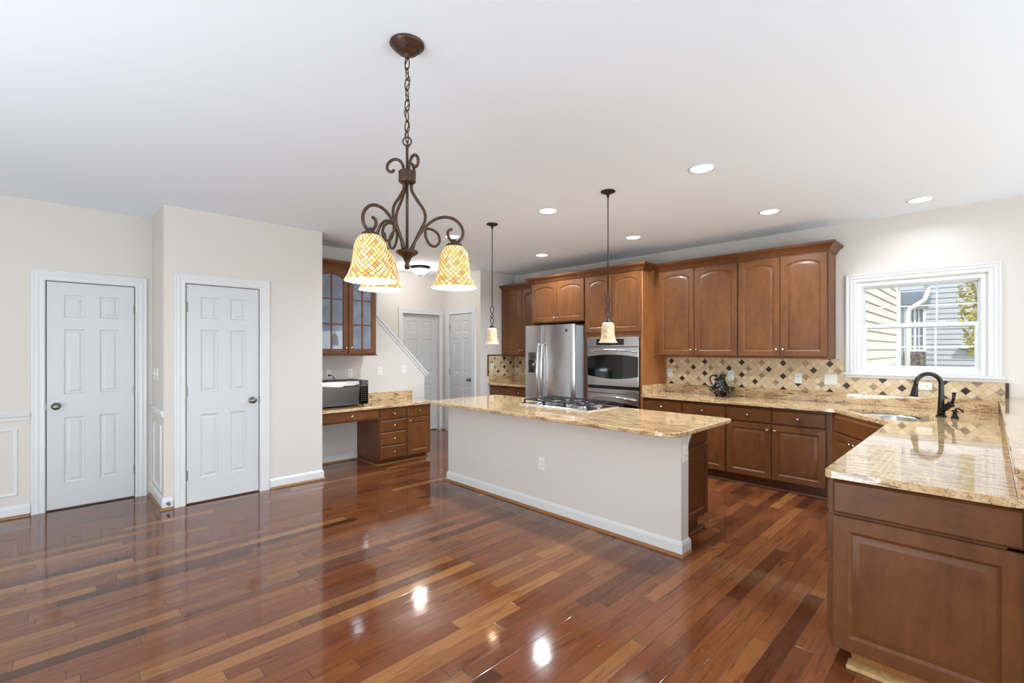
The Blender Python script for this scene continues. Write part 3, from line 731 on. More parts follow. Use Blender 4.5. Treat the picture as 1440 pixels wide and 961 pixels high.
mb = MB(); mb.box(fx-.005, fx+.02, fy0+.01, fy1-.01, .02, .095); link('grille', mb, M['black'], fr)

# ------------------------------------------------------------------ wall oven
ov = thing('wall_oven', 'stainless double wall oven with black bowed window', 'oven', (5.4, 3.44, .36))
oy0, oy1 = 3.062, 3.826; OX = 5.246; FO = FX(OX)
mb = MB(); mb.box(OX+.006, OX+.45, oy0, oy1, .37, 1.592); link('body', mb, M['black'], ov)
mb = MB(); mb.fbox(FO, oy0-.006, oy1+.006, 1.474, 1.598, -.003, .024); cp = link('control_panel', mb, M['steel'], ov, bevel=.003)
mb = MB(); mb.fbox(FO, 3.265, 3.685, 1.495, 1.575, .0243, .0262); link('display', mb, M['glossblack'], cp)
mb = MB()
for i in range(12):
    for j in range(3):
        a = 3.285+i*.0335
        if 4 < i < 8: continue
        mb.fbox(FO, a, a+.014, 1.507+j*.021, 1.513+j*.021, .0264, .0270)
link('keypad', mb, M['steeldark'], cp)
def ovendoor(z0, z1, wz0, wz1):
    mb = MB(); mb.fbox(FO, oy0-.006, oy1+.006, z0, z1, -.003, .026); d_ = link('oven_door', mb, M['steel'], ov, bevel=.004)
    m = (oy0+oy1)/2; h = (oy1-oy0)/2+.004; n = 20; top = []; bot = []
    for i in range(n+1):
        a = -1+2*i/n; y = m+a*h; top.append((y, wz1-.030*a*a)); bot.append((y, wz0+.038*a*a))
    mb = MB(); mb.plate(FO, bot + top[::-1], [], .0263, .0285); link('window', mb, M['glossblack'], d_)
    # bowed handle
    pts = [FO(oy0+.02+(oy1-oy0-.04)*i/16, z1-.062+.028*(1-(i/8-1)**2), .030+.036*(1-(i/8-1)**6)) for i in range(17)]
    mb = MB(); mb.tube(pts, .011, 10); link('handle', mb, M['steelh'], d_, smooth=True)
    return d_
ovendoor(.962, 1.468, 1.055, 1.372)
mb = MB(); mb.fbox(FO, oy0, oy1, .925, .956, -.003, .004); link('vent_gap', mb, M['black'], ov)
mb = MB(); mb.fbox(FO, oy0-.006, oy1+.006, .865, .920, -.003, .022); link('lower_panel', mb, M['steel'], ov, bevel=.003)
ovendoor(.372, .858, .47, .755)

# ------------------------------------------------------------------ island
IX0, IX1, IY0, IY1 = 3.130, 3.830, 1.500, 4.170
isl = thing('kitchen_island', 'long kitchen island with painted half wall and cherry cabinets behind', 'island', (3.4, 2.8, 0))
mb = MB(); mb.box(IX0, IX0+.112, IY0, IY1, 0, CB); link('half_wall', mb, M['wall'], isl)
ip = [(IX0+.112, IY1), (IX0, IY1), (IX0, IY0), (IX0+.112, IY0), (IX0+.112, IY0+.10)]
mb = MB(); mb.sweep(HZ, ip, BASE, side=-1); link('baseboard', mb, M['trim'], isl)
mb = MB(); mb.sweep(HZ, ip[:4], SHOE, side=-1); link('shoe_moulding', mb, M['shoe'], isl)
mb = MB(); mb.box(IX0+.113, IX1-.02, 1.625, IY1-.02, .10, CB); link('cabinet_body', mb, M['wood'], isl)
mb = MB(); mb.box(IX0+.113, IX1-.09, 1.655, IY1-.05, 0, .0995); link('toe_kick', mb, M['wood'], isl)
mb = MB(); mb.box(IX0+.130, IX1-.05, 1.605, 1.654, 0, .022); link('toe_moulding', mb, M['wood'], isl, bevel=.006)
FE = Fr((0, 1.625, 0), (1, 0, 0), (0, -1, 0))
link('end_slab', slab(FE, IX0+.125, IX1-.003, .690, .838), M['woodh'], isl)
smooth_by_angle(link('end_panel', pdoor(FE, IX0+.125, IX1-.003, .112, .676), M['wood'], isl), 25)
FI = FXp(IX1-.02)
ys = [1.64, 2.27, 2.90, 3.53, 4.14]
for i in range(4):
    adrawer(isl, FI, ys[i]+.004, ys[i+1]-.004, .680, .822)
    m_ = (ys[i]+ys[i+1])/2
    adoor(isl, FI, ys[i]+.004, m_-.003, .112, .668, 0, (m_-.03, .612)); adoor(isl, FI, m_+.003, ys[i+1]-.004, .112, .668, 0, (m_+.03, .612))
# little shaped corner cap on the end of the half wall
mb = MB(); mb.plate(FY(IY0-.0), [(IX0+.113, CB), (IX0+.165, CB), (IX0+.160, CB-.030), (IX0+.130, CB-.060), (IX0+.113, CB-.085)], [], .0, -.09); link('bracket', mb, M['trim'], isl)
it = thing('island_countertop', 'large rounded-corner granite slab on the island', 'countertop', (3.45, 2.85, CT))
r = .14
ax0, ax1, ay0, ay1 = 2.905, 3.915, 1.440, 4.250
pts = rcorner((ax0+r, ay0+r), r, PI, 1.5*PI, 8) + rcorner((ax1-.05, ay0+.05), .05, 1.5*PI, 2*PI, 6) + rcorner((ax1-.10, ay1-.10), .10, 0, PI/2, 6) + rcorner((ax0+.08, ay1-.08), .08, PI/2, PI, 6)
mb = MB(); mb.plate(HZ, pts, [], CT-CTH, CT); link('slab', mb, M['granite'], it, bevel=.008, seg=3)

# cooktop
ck = thing('gas_cooktop', 'stainless gas cooktop with black cast-iron grates set into the island', 'cooktop', (3.66, 2.87, CT))
kx0, kx1, ky0, ky1 = 3.400, 3.900, 2.490, 3.330
mb = MB(); L = []
for i, z in ((0, CT+.0005), (0, CT+.008), (.006, CT+.013), (.020, CT+.012), (.030, CT+.008)):
    L.append([Vector((x, y, z)) for x, y in rect(kx0+i, kx1-i, ky0+i, ky1-i)])
mb.loops(L); link('tray', mb, M['steelh'], ck)
burn = [(3.52, 2.64, .040), (3.76, 2.64, .034), (3.64, 2.91, .052), (3.52, 3.18, .034), (3.76, 3.18, .040)]
for bx, by, br in burn:
    mb = MB(); mb.lathe([(br+.014, 0), (br+.012, .008), (br, .010), (br, .020)], (bx, by, CT+.010), 20); b_ = link('burner', mb, M['steelh'], ck)
    mb = MB(); mb.lathe([(br*.9, 0), (br*.92, .006), (br*.8, .009), (0, .010)], (bx, by, CT+.031), 20); link('burner_cap', mb, M['iron'], b_, smooth=True)
gz = CT+.050
def bar(mb, p, q, w=.006, h=.010):
    p, q = Vector(p), Vector(q); d = (q-p).normalized(); n = Vector((-d.y, d.x, 0)).normalized()*w
    if abs(d.z) > .9: n = Vector((w, 0, 0)); m = Vector((0, w, 0))
    else: m = Vector((0, 0, h/2))
    mb.loops([[c-n-m, c+n-m, c+n+m, c-n+m] for c in (p, q)])
for g0, g1, mids in ((ky0+.03, 2.775, [(3.52, 2.64), (3.76, 2.64)]), (2.785, 3.035, [(3.64, 2.91)]), (3.045, ky1-.03, [(3.52, 3.18), (3.76, 3.18)])):
    mb = MB(); X0, X1 = kx0+.035, kx1-.035
    for a, b in (((X0, g0), (X1, g0)), ((X0, g1), (X1, g1)), ((X0, g0), (X0, g1)), ((X1, g0), (X1, g1))): bar(mb, (*a, gz), (*b, gz))
    if len(mids) == 2: bar(mb, ((X0+X1)/2, g0, gz), ((X0+X1)/2, g1, gz))
    for x, y in mids:
        xa = X0 if len(mids) == 1 or x < 3.64 else (X0+X1)/2; xb_ = X1 if len(mids) == 1 or x > 3.64 else (X0+X1)/2
        for a, b in (((x, g0), (x, y-.025)), ((x, g1), (x, y+.025)), ((xa, y), (x-.025, y)), ((xb_, y), (x+.025, y))): bar(mb, (*a, gz+.002), (*b, gz+.002))
    for x in (X0, X1, ):
        for y in (g0, g1): bar(mb, (x, y, CT+.009), (x, y, gz), .007)
    link('grate', mb, M['iron'], ck)
for bx, by in ((3.855, 2.78), (3.855, 2.85), (3.855, 2.92), (3.855, 2.99), (3.855, 3.06)):
    mb = MB(); mb.lathe([(.018, 0), (.018, .004), (.014, .008), (.013, .026), (.010, .029), (0, .030)], (bx+.012, by, CT+.009), 16); link('knob', mb, M['steelh'], ck, smooth=True)

# ------------------------------------------------------------------ desk nook
DT = .748; DF = 5.262; FDk = FY(DF); DG = Y1-G
t = thing('desk_cabinet', 'cherry desk cabinet with a stack of four drawers and one door', 'cabinet', (3.3, 5.5, 0))
mb = MB(); mb.box(2.895, 3.648, DF, DG, .062, DT-.036); link('body', mb, M['wood'], t)
mb = MB(); mb.box(2.900, 3.62, DF+.055, DG, 0, .0615); link('toe_kick', mb, M['woodin'], t)
mb = MB(); mb.sweep(HZ, [(2.897, DG), (2.897, DF+.052), (3.62, DF+.052), (3.62, DG)], [(0, 0), (.014, 0), (.012, .012), (0, .016)], side=-1); link('shoe_moulding', mb, M['shoe'], t)
for z0, z1 in ((.564, .706), (.414, .556), (.244, .406), (.074, .236)): adrawer(t, FDk, 2.912, 3.270, z0, z1)
adrawer(t, FDk, 3.292, 3.636, .564, .706); adoor(t, FDk, 3.292, 3.636, .074, .556, 0, (3.318, .52))
t = thing('desk_apron', 'cherry pencil drawer unit spanning the knee space under the desk top', 'drawer unit', (2.5, 5.4, .58))
mb = MB(); mb.box(XC+G, 2.894, DF, DF+.45, .580, DT-.036); link('body', mb, M['wood'], t)
adrawer(t, FDk, XC+.015, 2.880, .592, .706)
dk = thing('desk_countertop', 'granite desk top in the nook with low granite upstand', 'countertop', (2.9, 5.5, DT))
mb = MB(); mb.box(XC+G, 3.700, 5.222, DG, DT-.035, DT); link('top', mb, M['granitex'], dk, bevel=.006, seg=3)
mb = MB(); mb.box(XC+G, 3.728, DG-.021, DG, DT+.0005, DT+.105); link('backsplash_strip', mb, M['granitex'], dk, bevel=.002)
# glass wall cabinet
gx0, gx1, gf, gb, gt = XC+.02, 2.982, 5.500, 1.372, 2.420; FG = FY(gf)
gc = thing('glass_cabinet', 'cherry wall cabinet with arched divided-glass doors above the desk', 'cabinet', (2.6, 5.7, gb))
mb = MB()
mb.box(gx0, gx0+.018, gf+.021, DG, gb, gt); mb.box(gx1-.018, gx1, gf+.021, DG, gb, gt); mb.box(gx0+.0185, gx1-.0185, gf+.021, DG, gb, gb+.018); mb.box(gx0+.0185, gx1-.0185, gf+.021, DG, gt-.018, gt); mb.box(gx0+.0185, gx1-.0185, DG-.012, DG, gb+.0185, gt-.0185)
mb.box(gx0+.0185, gx1-.0185, gf+.04, DG-.0125, 1.72, 1.738); mb.box(gx0+.0185, gx1-.0185, gf+.04, DG-.0125, 2.05, 2.068)
link('body', mb, M['wood'], gc)
gm = 2.604
mb = MB(); mb.plate(FG, rect(gx0, gx1, gb, gt), [rect(gx0+.035, gm-.02, gb+.03, gt-.03), rect(gm+.02, gx1-.035, gb+.03, gt-.03)], 0, -.0205); link('face_frame', mb, M['wood'], gc)
mb = MB(); mb.box(gx0, gx1+.016, gf-.018, DG, gb-.013, gb-.0005); link('light_rail', mb, M['woodplank'], gc, bevel=.003)
crown(gc, [(gx0, gf), (gx1, gf), (gx1, DG)], gt-.014, side=-1)
for a0, a1, kx in ((gx0+.012, gm-.004, gm-.032), (gm+.004, gx1-.012, gm+.032)):
    b0, b1 = gb+.012, gt-.018; st = .056; n = NP
    L = [[FG(a, b, .0005+d) for a, b in rl(a0, a1, b0, b1, ins, ar)] for ins, d, ar in ((0, 0, 0), (0, .015, 0), (.004, .019, 0), (st, .019, .05), (st+.005, .014, .05), (st+.005, 0, .05))]
    mb = MB(); L.append(L[0]); mb.loops(L, False, False)
    d_ = smooth_by_angle(link('door', mb, M['wood'], gc), 25)
    knob(d_, FG, kx, gb+.085, .0195)
    mb = MB(); am = (a0+a1)/2
    mb.fbox(FG, am-.008, am+.008, b0+st, b1-st-.006, .007, .016)
    for k in (1, 2): z = b0+st+(b1-b0-2*st)*k/3; mb.fbox(FG, a0+st, a1-st, z-.008, z+.008, .0072, .0158)
    link('glazing_bars', mb, M['wood'], d_)
    mb = MB(); mb.fbox(FG, a0+st-.002, a1-st+.002, b0+st-.002, b1-st-.002, .003, .006); link('glass_pane', mb, M['pane'], d_)
# microwave
mw = thing('microwave', 'countertop microwave with mirrored grey door on the desk', 'microwave', (2.5, 5.6, DT))
mx0, mx1, mf, mz0, mz1 = 2.225, 2.820, 5.395, DT+.018, 1.058; FM = FY(mf)
mb = MB(); mb.box(mx0, mx1, mf+.030, 5.79, mz0, mz1); link('body', mb, M['black'], mw, bevel=.006)
mb = MB(); mb.fbox(FM, mx0, 2.700, mz0, mz1, -.029, .0); md = link('door', mb, M['steeldark'], mw, bevel=.004)
mb = MB(); n = 16; up = [(mx0+.004+(2.696-mx0-.004)*i/n, mz1-.004) for i in range(n+1)]; lo = [(mx0+.004+(2.696-mx0-.004)*i/n, mz1-.030-.022*math.sin(PI*i/n)**.8-.012) for i in range(n+1)]
mb.plate(FM, up + lo[::-1], [], .0005, .007); link('chrome_brow', mb, M['steelh'], md)
mb = MB(); mb.tube([FM(2.50, mz1-.058, .004), FM(2.52, mz1-.060, .020), FM(2.66, mz1-.062, .020), FM(2.68, mz1-.060, .004)], .006, 8); link('handle', mb, M['black'], md, smooth=True)
mb = MB(); mb.fbox(FM, mx0+.03, 2.670, mz0+.03, mz1-.085, .0005, .002); link('window', mb, M['steeldark'], md)
mb = MB(); mb.fbox(FM, 2.7015, mx1, mz0, mz1, -.029, 0); mc = link('control_panel', mb, M['glossblack'], mw, bevel=.003)
mb = MB()
for j in range(7):
    for i in range(3): mb.fbox(FM, 2.722+i*.028, 2.740+i*.028, mz0+.04+j*.024, mz0+.052+j*.024, .0003, .0015)
mb.fbox(FM, 2.722, 2.798, mz0+.222, mz0+.25, .0003, .0012)
link('keypad', mb, M['steeldark'], mc)
for x in (mx0+.04, mx1-.04):
    for y in (mf+.07, 5.74):
        mb = MB(); mb.lathe([(.012, 0), (.013, .017)], (x, y, DT+.0005), 10); link('foot', mb, M['black'], mw)

# ------------------------------------------------------------------ outlets and switches
def outlet(F, a, b, label, d=0.0006, n=1, kind='outlet', horiz=False, group=None):
    t = thing('wall_outlet' if kind == 'outlet' else 'light_switch', label, 'outlet' if kind == 'outlet' else 'switch', F(a, b, 0), group)
    w_ = .035 + .023*(n-1); h_ = .0575
    if horiz: w_, h_ = h_, w_
    mb = MB(); mb.loops([[F(a+x*q, b+y*q2, d+dd) for x, y in ((-w_, -h_), (w_, -h_), (w_, h_), (-w_, h_))] for q, q2, dd in ((1, 1, 0), (1, 1, .003), (.93, .95, .006))]); link('plate', mb, M['plastic'], t)
    for i in range(n):
        o = (i-(n-1)/2)*.046
        if kind == 'outlet':
            for s_ in (-.020, .020):
                ca, cb = (a+s_, b+o) if horiz else (a+o, b+s_)
                mb = MB(); mb.loops([[F(ca+.0165*math.cos(2*PI*k/16), cb+.0145*math.sin(2*PI*k/16), d+dd) for k in range(16)] for dd in (.006, .0078)]); s2 = link('socket', mb, M['plastic'], t)
                mb = MB()
                for e in (-.006, .006): mb.fbox(F, ca+e-.0012, ca+e+.0012, cb-.002, cb+.006, d+.0079, d+.0083)
                mb.fbox(F, ca-.002, ca+.002, cb-.009, cb-.005, d+.0079, d+.0083); link('slots', mb, M['slot'], s2)
        else:
            mb = MB(); mb.fbox(F, a+o-.005, a+o+.005, b-.011, b+.011, d+.006, d+.008); mb.fbox(F, a+o-.004, a+o+.004, b-.001, b+.010, d+.008, d+.018); link('toggle', mb, M['plastic'], t)
    return t
FW = FX(WX); FW.o.x -= .009
outlet(FW, 2.955, 1.128, 'white outlet on the mosaic tile next to the oven tower')
outlet(FW, 2.180, 1.125, 'white outlet on the mosaic tile behind the black pitcher')
outlet(FW, 1.465, 1.124, 'white outlet on the mosaic tile below the last wall cabinet')
outlet(FW, 1.165, 1.122, 'white double switch plate on the mosaic tile left of the window', n=2, kind='switch')
outlet(FW, .425, 1.095, 'white sideways outlet on the mosaic tile behind the faucet', horiz=True)
FK = FY(Y1)
outlet(FK, 2.515, 1.130, 'white outlet above the microwave with a black plug in it')
outlet(FK, 2.800, 1.130, 'white outlet above the right corner of the microwave')
outlet(FK, 3.225, 1.143, 'white outlet on the wall right of the glass cabinet')
outlet(FK, 3.600, 1.150, 'white outlet on the half wall below the sloping stair cap')
outlet(FY(YF-.009), 5.30, 1.155, 'white outlet on the small far corner backsplash')
outlet(FX(IX0), 2.795, .421, 'white outlet low on the long painted face of the island')
outlet(FY(IY0), IX0+.060, .71, 'white outlet on the narrow end of the island half wall', kind='outlet')
outlet(FX(XR), 5.68, 1.205, 'white switch on the closet side wall, nearer the corner', kind='switch')
outlet(FX(XR), 5.50, 1.205, 'white switch on the closet side wall, nearer its outer edge', kind='switch')
mb = MB(); mb.box(2.505, 2.525, Y1-.034, Y1-.0092, 1.102, 1.122); mb.tube(catmull([(2.515, Y1-.035, 1.112), (2.53, Y1-.06, 1.115), (2.56, Y1-.055, 1.08), (2.60, Y1-.03, .98), (2.62, 5.80, .90)], 6), .004, 6)
tag(link('power_cord', mb, M['black'], None, smooth=True), 'black plug and cord hanging behind the microwave', 'cord')

# faucet, soap
fb = Vector((5.245, .275, CT+.0008))
fa = thing('kitchen_faucet', 'tall dark gooseneck pull-down faucet behind the sink', 'faucet', fb)
dirn = Vector((-.17, .27, 0)).normalized()*.20
dirn = (Vector((5.20, .385+.0, 0)) - Vector((fb.x, fb.y, 0))); dirn = Vector((-.09, .17, 0))
H0 = .355
P = [fb+Vector((0, 0, z)) for z in (.0, .08, .16, .24)]
R_ = .086; cc = fb+Vector((0, 0, H0-R_-.005)); un = dirn.normalized()
arc = [cc+un*R_*(1-math.cos(a))+Vector((0, 0, R_*math.sin(a))) for a in [PI*i/14 for i in range(15)]]
end = [arc[-1]+Vector((0, 0, -.02))+un*.003]
mb = MB(); mb.tube(P+arc+end, [.029, .023, .0190, .0180]+[.0170]*16, 14); link('neck', mb, M['orb'], fa, smooth=True)
mb = MB(); mb.lathe([(.036, 0), (.037, .006), (.032, .012), (.028, .016)], fb, 20); link('base', mb, M['orb'], fa, smooth=True)
hd = end[0]+Vector((0, 0, .005)); mb = MB(); ax = (un*.12+Vector((0, 0, -1))).normalized()
mb.lathe([(.0175, 0), (.0195, .006), (.019, .012), (.022, .03), (.027, .078), (.0285, .088), (.024, .092)], hd, 18, ax); link('spray_head', mb, M['orb'], fa, smooth=True)
sd = Vector((-.04, -.10, 0)).normalized()
sb0 = fb+Vector((0, 0, .050)); mb = MB(); mb.lathe([(.024, 0), (.026, .04), (.022, .075), (.027, .080), (.027, .095), (.018, .10)], sb0, 16, (sd*.75+Vector((0, 0, .66))).normalized())
h_ = link('valve_body', mb, M['orb'], fa, smooth=True)
h0 = sb0+(sd*.75+Vector((0, 0, .66))).normalized()*.095; mb = MB(); mb.tube([h0, h0+sd*.010+Vector((0, 0, .04)), h0+sd*.014+Vector((0, 0, .085))], [.011, .0105, .013], 10); mb.lathe([(.010, 0), (.015, .003), (.015, .008), (0, .010)], h0+sd*.014+Vector((0, 0, .084)), 14); link('lever', mb, M['orb'], fa, smooth=True)
sl = Vector((5.17, .19, CT+.0008))
so = thing('soap_dispenser', 'small dark soap dispenser pump beside the faucet', 'soap dispenser', sl)
mb = MB(); mb.lathe([(.024, 0), (.025, .010), (.018, .022), (.013, .040), (.013, .050), (.022, .053), (.022, .062), (.010, .068)], sl, 18); link('body', mb, M['orb'], so, smooth=True)
mb = MB(); mb.tube(catmull([sl+Vector((0, 0, .064)), sl+Vector((-.012, -.012, .078)), sl+Vector((-.04, -.04, .075)), sl+Vector((-.05, -.05, .060))], 5), .006, 8); link('spout', mb, M['orb'], so, smooth=True)

# pitcher and bowl
pc = Vector((5.640, 2.215, CT+.0008))
mb = MB(); mb.lathe([(.055, 0), (.058, .006), (.055, .010), (.095, .045), (.135, .085), (.150, .105), (.156, .112), (.150, .111), (.128, .086), (.090, .050), (.05, .016), (0, .013)], pc, 36)
tag(link('wash_bowl', mb, M['ceramic'], None, smooth=True), 'black glazed bowl with white flecks on the counter, pitcher standing in it', 'bowl')
pp = pc+Vector((0, 0, .0145))
pt = thing('water_pitcher', 'black glazed pitcher with white flecks standing in the matching bowl', 'pitcher', pp)
mb = MB(); mb.lathe([(.045, 0), (.050, .010), (.070, .040), (.084, .080), (.082, .110), (.062, .150), (.048, .175), (.046, .195), (.056, .225), (.066, .238), (.058, .236), (.042, .198), (.042, .178), (.056, .150), (.074, .108), (.06, .05), (0, .02)], pp, 32); link('body', mb, M['ceramic'], pt, smooth=True)
hdv = Vector((-.25, .97, 0)).normalized()
mb = MB(); mb.tube(catmull([pp+hdv*.050+Vector((0, 0, .215)), pp+hdv*.085+Vector((0, 0, .232)), pp+hdv*.118+Vector((0, 0, .205)), pp+hdv*.112+Vector((0, 0, .150)), pp+hdv*.078+Vector((0, 0, .105))], 6), .009, 10); link('handle', mb, M['ceramic'], pt, smooth=True)

# ------------------------------------------------------------------ chandelier
s_, c_ = math.sin(HEAD), math.cos(HEAD)
CA = Vector((1.087, 1.738, 0))
def dirw(deg):
    th = math.radians(deg); R, D = math.sin(th), math.cos(th); return Vector((s_*R+c_*D, -c_*R+s_*D, 0))
ch = thing('chandelier', 'bronze scroll chandelier with three amber mosaic glass shades', 'chandelier', (CA.x, CA.y, CE))
Zv = lambda z: Vector((0, 0, z))
mb = MB(); mb.lathe([(.072, CE-.0008), (.073, CE-.006), (.068, CE-.012), (.060, CE-.018), (.044, CE-.034), (.022, CE-.046), (.012, CE-.050), (.010, CE-.060), (0, CE-.062)], CA, 32); link('canopy', mb, M['bronze'], ch, smooth=True)
z = CE-.058; k = 0
mb = MB(); mb.tube([CA+Zv(CE-.060)+Vector((.008*math.cos(a), .008*math.sin(a), -.006)) for a in [0]]*1+[CA+Zv(CE-.075)], .003, 6)
zs = [CE-.060-.0445*i for i in range(8)]
for k, zc in enumerate(zs):
    mb = MB(); axv = dirw(20 if k % 2 else 100); pts = [CA+Zv(zc-.024)+axv*.0095*math.cos(2*PI*i/20)*1.0+Zv(.0265*math.sin(2*PI*i/20)) for i in range(20)]
    mb.tube(pts, .0026, 6, closed=True); link('chain_link', mb, M['bronze'], ch, smooth=True)
mb = MB(); mb.tube(catmull([CA+Zv(CE-.055)+dirw(80+170*(i % 2))*(.006+.003*(i % 3)) + Zv(-.048*i) for i in range(9)], 5), .0022, 6); link('cord', mb, M['bronze'], ch, smooth=True)
mb = MB(); mb.tube([CA+Zv(2.325)+dirw(90)*.018*math.cos(2*PI*i/20)+Zv(.018*math.sin(2*PI*i/20)) for i in range(20)], .0032, 8, closed=True); link('ring', mb, M['bronze'], ch, smooth=True)
mb = MB(); mb.lathe([(.005, 2.312), (.008, 2.306), (.006, 2.296), (.006, 2.200), (.034, 2.197), (.037, 2.192), (.033, 2.188), (.037, 2.183), (.033, 2.179), (.037, 2.174), (.033, 2.169), (.037, 2.164), (.033, 2.160), (.037, 2.155), (.033, 2.149), (.006, 2.148),
                   (.0065, 1.86), (.030, 1.862), (.046, 1.858), (.047, 1.850), (.036, 1.842), (.020, 1.832), (.012, 1.815), (.008, 1.804), (.011, 1.798), (.012, 1.790), (.008, 1.782), (0, 1.780)], CA, 24)
link('central_column', mb, M['bronze'], ch, smooth=True)
cv = lambda x, y: ((x-342.4)*.001307, 2.850-y*.001272)
SHADES = [(77, .200), (215, .190), (309, .180)]
armP = [cv(*p) for p in ((353, 778), (366, 752), (385, 722), (410, 690), (445, 665), (480, 658), (512, 668), (534, 695), (533, 725), (515, 742), (496, 738), (483, 720), (485, 704), (498, 698))]
bulP = [cv(*p) for p in ((357, 552), (357, 575), (373, 605), (396, 640), (400, 672), (385, 708), (368, 745), (360, 776))]
lopP = [cv(*p) for p in ((404, 700), (406, 728), (418, 752), (437, 760), (453, 745), (450, 720), (430, 704), (408, 702), (388, 712))]
curP = [(.016, 2.19), (.019, 2.225), (.038, 2.248), (.066, 2.248), (.086, 2.228), (.084, 2.205), (.066, 2.198), (.056, 2.207)]
def planar(P_, d, k=1): return [CA+d*(r_*k)+Zv(z_) for r_, z_ in P_]
for i, (deg, rho) in enumerate(SHADES):
    d = dirw(deg); k = rho/.2125
    mb = MB(); mb.tube(catmull(planar(armP, d, k), 6), .0068, 8); a_ = link('arm', mb, M['bronze'], ch, smooth=True)
    mb = MB(); mb.tube(catmull(planar(bulP, d), 6), .0066, 8); mb.tube(catmull(planar(lopP, d, k), 6), .0058, 8); link('scroll', mb, M['bronze'], a_, smooth=True)
    mb = MB(); mb.tube(catmull(planar(curP, dirw(deg+60)), 6), .0064, 8); link('top_scroll', mb, M['bronze'], ch, smooth=True)
    sc0 = CA+d*rho
    mb = MB(); mb.lathe([(.006, 1.918), (.010, 1.912), (.014, 1.904), (.032, 1.897), (.036, 1.890), (.034, 1.884)], sc0, 20); link('shade_holder', mb, M['bronze'], a_, smooth=True)
    prof = [(.030, 1.889), (.042, 1.884), (.054, 1.868), (.062, 1.845), (.066, 1.815), (.070, 1.785), (.077, 1.755), (.088, 1.728), (.100, 1.708)]
    e = bpy.data.objects.new('lamp_shade', bpy.data.meshes.new('lamp_shade'))
    b2 = MB(); b2.lathe([(r_, z_-1.80) for r_, z_ in prof], (0, 0, 0), 40, caps=False)
    b2.bm.to_mesh(e.data); b2.bm.free(); C.objects.link(e); e.parent = ch; e.location = sc0+Zv(1.80)-Vector((CA.x, CA.y, CE))
    for p in e.data.polygons: p.use_smooth = True
    e.data.materials.append(M['mosaic'])
    b3 = MB(); b3.lathe([(max(r_-.003, .004), z_-1.80-.0005) for r_, z_ in prof], (0, 0, 0), 40, caps=False)
    me = bpy.data.meshes.new('shade_lining'); b3.bm.to_mesh(me); b3.bm.free(); o3 = bpy.data.objects.new('shade_lining', me); C.objects.link(o3); o3.parent = e; me.materials.append(M['shadein'])
    for p in me.polygons: p.use_smooth = True
    b4 = MB(); b4.lathe([(.012, .080), (.013, .055), (.022, .035), (.026, .018), (.024, .002), (.014, -.012), (0, -.016)], (0, 0, 0), 16)
    me = bpy.data.meshes.new('bulb'); b4.bm.to_mesh(me); b4.bm.free(); o4 = bpy.data.objects.new('bulb', me); C.objects.link(o4); o4.parent = e; me.materials.append(M['bulb'])
    for p in me.polygons: p.use_smooth = True
    light('chandelier_lamp', 'POINT', sc0+Zv(1.735), 3.0, (1, .82, .58), size=.03)

# ------------------------------------------------------------------ pendants
for i, (x, y, lab) in enumerate(((3.273, 2.196, 'small mosaic glass pendant over the near end of the island, in front of the oven'), (3.272, 3.611, 'small mosaic glass pendant over the far end of the island, beside the hall door'))):
    A_ = Vector((x, y, 0)); t = thing('pendant_light', lab, 'pendant light', (x, y, CE), 'small pendants hanging over the island')
    mb = MB(); mb.lathe([(.060, CE-.0008), (.060, CE-.008), (.052, CE-.014), (.022, CE-.022), (.012, CE-.030), (.010, CE-.05), (0, CE-.052)], A_, 28); link('canopy', mb, M['darkmetal'], t, smooth=True)
    mb = MB(); mb.tube([A_+Zv(CE-.045), A_+Zv(1.890)], .0048, 8); link('rod', mb, M['darkmetal'], t, smooth=True)
    rt = dirw(90)
    w1 = [(0, 1.895), (.016, 1.862), (.017, 1.838), (0, 1.805), (-.013, 1.782), (-.008, 1.766), (.012, 1.758)]
    w2 = [(0, 1.895), (-.016, 1.862), (-.017, 1.838), (0, 1.805), (.012, 1.785), (0, 1.770), (-.016, 1.750), (-.018, 1.726), (0, 1.708), (.016, 1.722), (.016, 1.742), (.004, 1.750)]
    for P_ in (w1, w2):
        mb = MB(); mb.tube(catmull([A_+rt*a+Zv(b)+dirw(0)*.004*math.sin(j) for j, (a, b) in enumerate(P_)], 5), .0042, 7); link('twisted_scroll', mb, M['darkmetal'], t, smooth=True)
    mb = MB(); mb.lathe([(.004, 1.716), (.007, 1.700), (.010, 1.690), (.032, 1.668), (.034, 1.662), (.03, 1.658)], A_, 20); link('shade_holder', mb, M['darkmetal'], t, smooth=True)
    prof = [(.030, 1.662), (.044, 1.655), (.050, 1.635), (.052, 1.600), (.054, 1.560), (.058, 1.530), (.067, 1.508), (.077, 1.495)]
    me = bpy.data.meshes.new('lamp_shade'); b2 = MB(); b2.lathe([(r_, z_-1.58) for r_, z_ in prof], (0, 0, 0), 36, caps=False); b2.bm.to_mesh(me); b2.bm.free()
    e = bpy.data.objects.new('lamp_shade', me); C.objects.link(e); e.parent = t; e.location = Zv(1.58-CE); me.materials.append(M['mosaic_s'])
    for p in me.polygons: p.use_smooth = True
    me = bpy.data.meshes.new('bulb'); b4 = MB(); b4.lathe([(.010, .07), (.012, .05), (.020, .03), (.021, .010), (.012, -.008), (0, -.012)], (0, 0, 0), 16); b4.bm.to_mesh(me); b4.bm.free()
    o4 = bpy.data.objects.new('bulb', me); C.objects.link(o4); o4.parent = e; me.materials.append(M['bulb'])
    light('pendant_lamp', 'POINT', A_+Zv(1.53), .8, (1, .86, .64), size=.03)

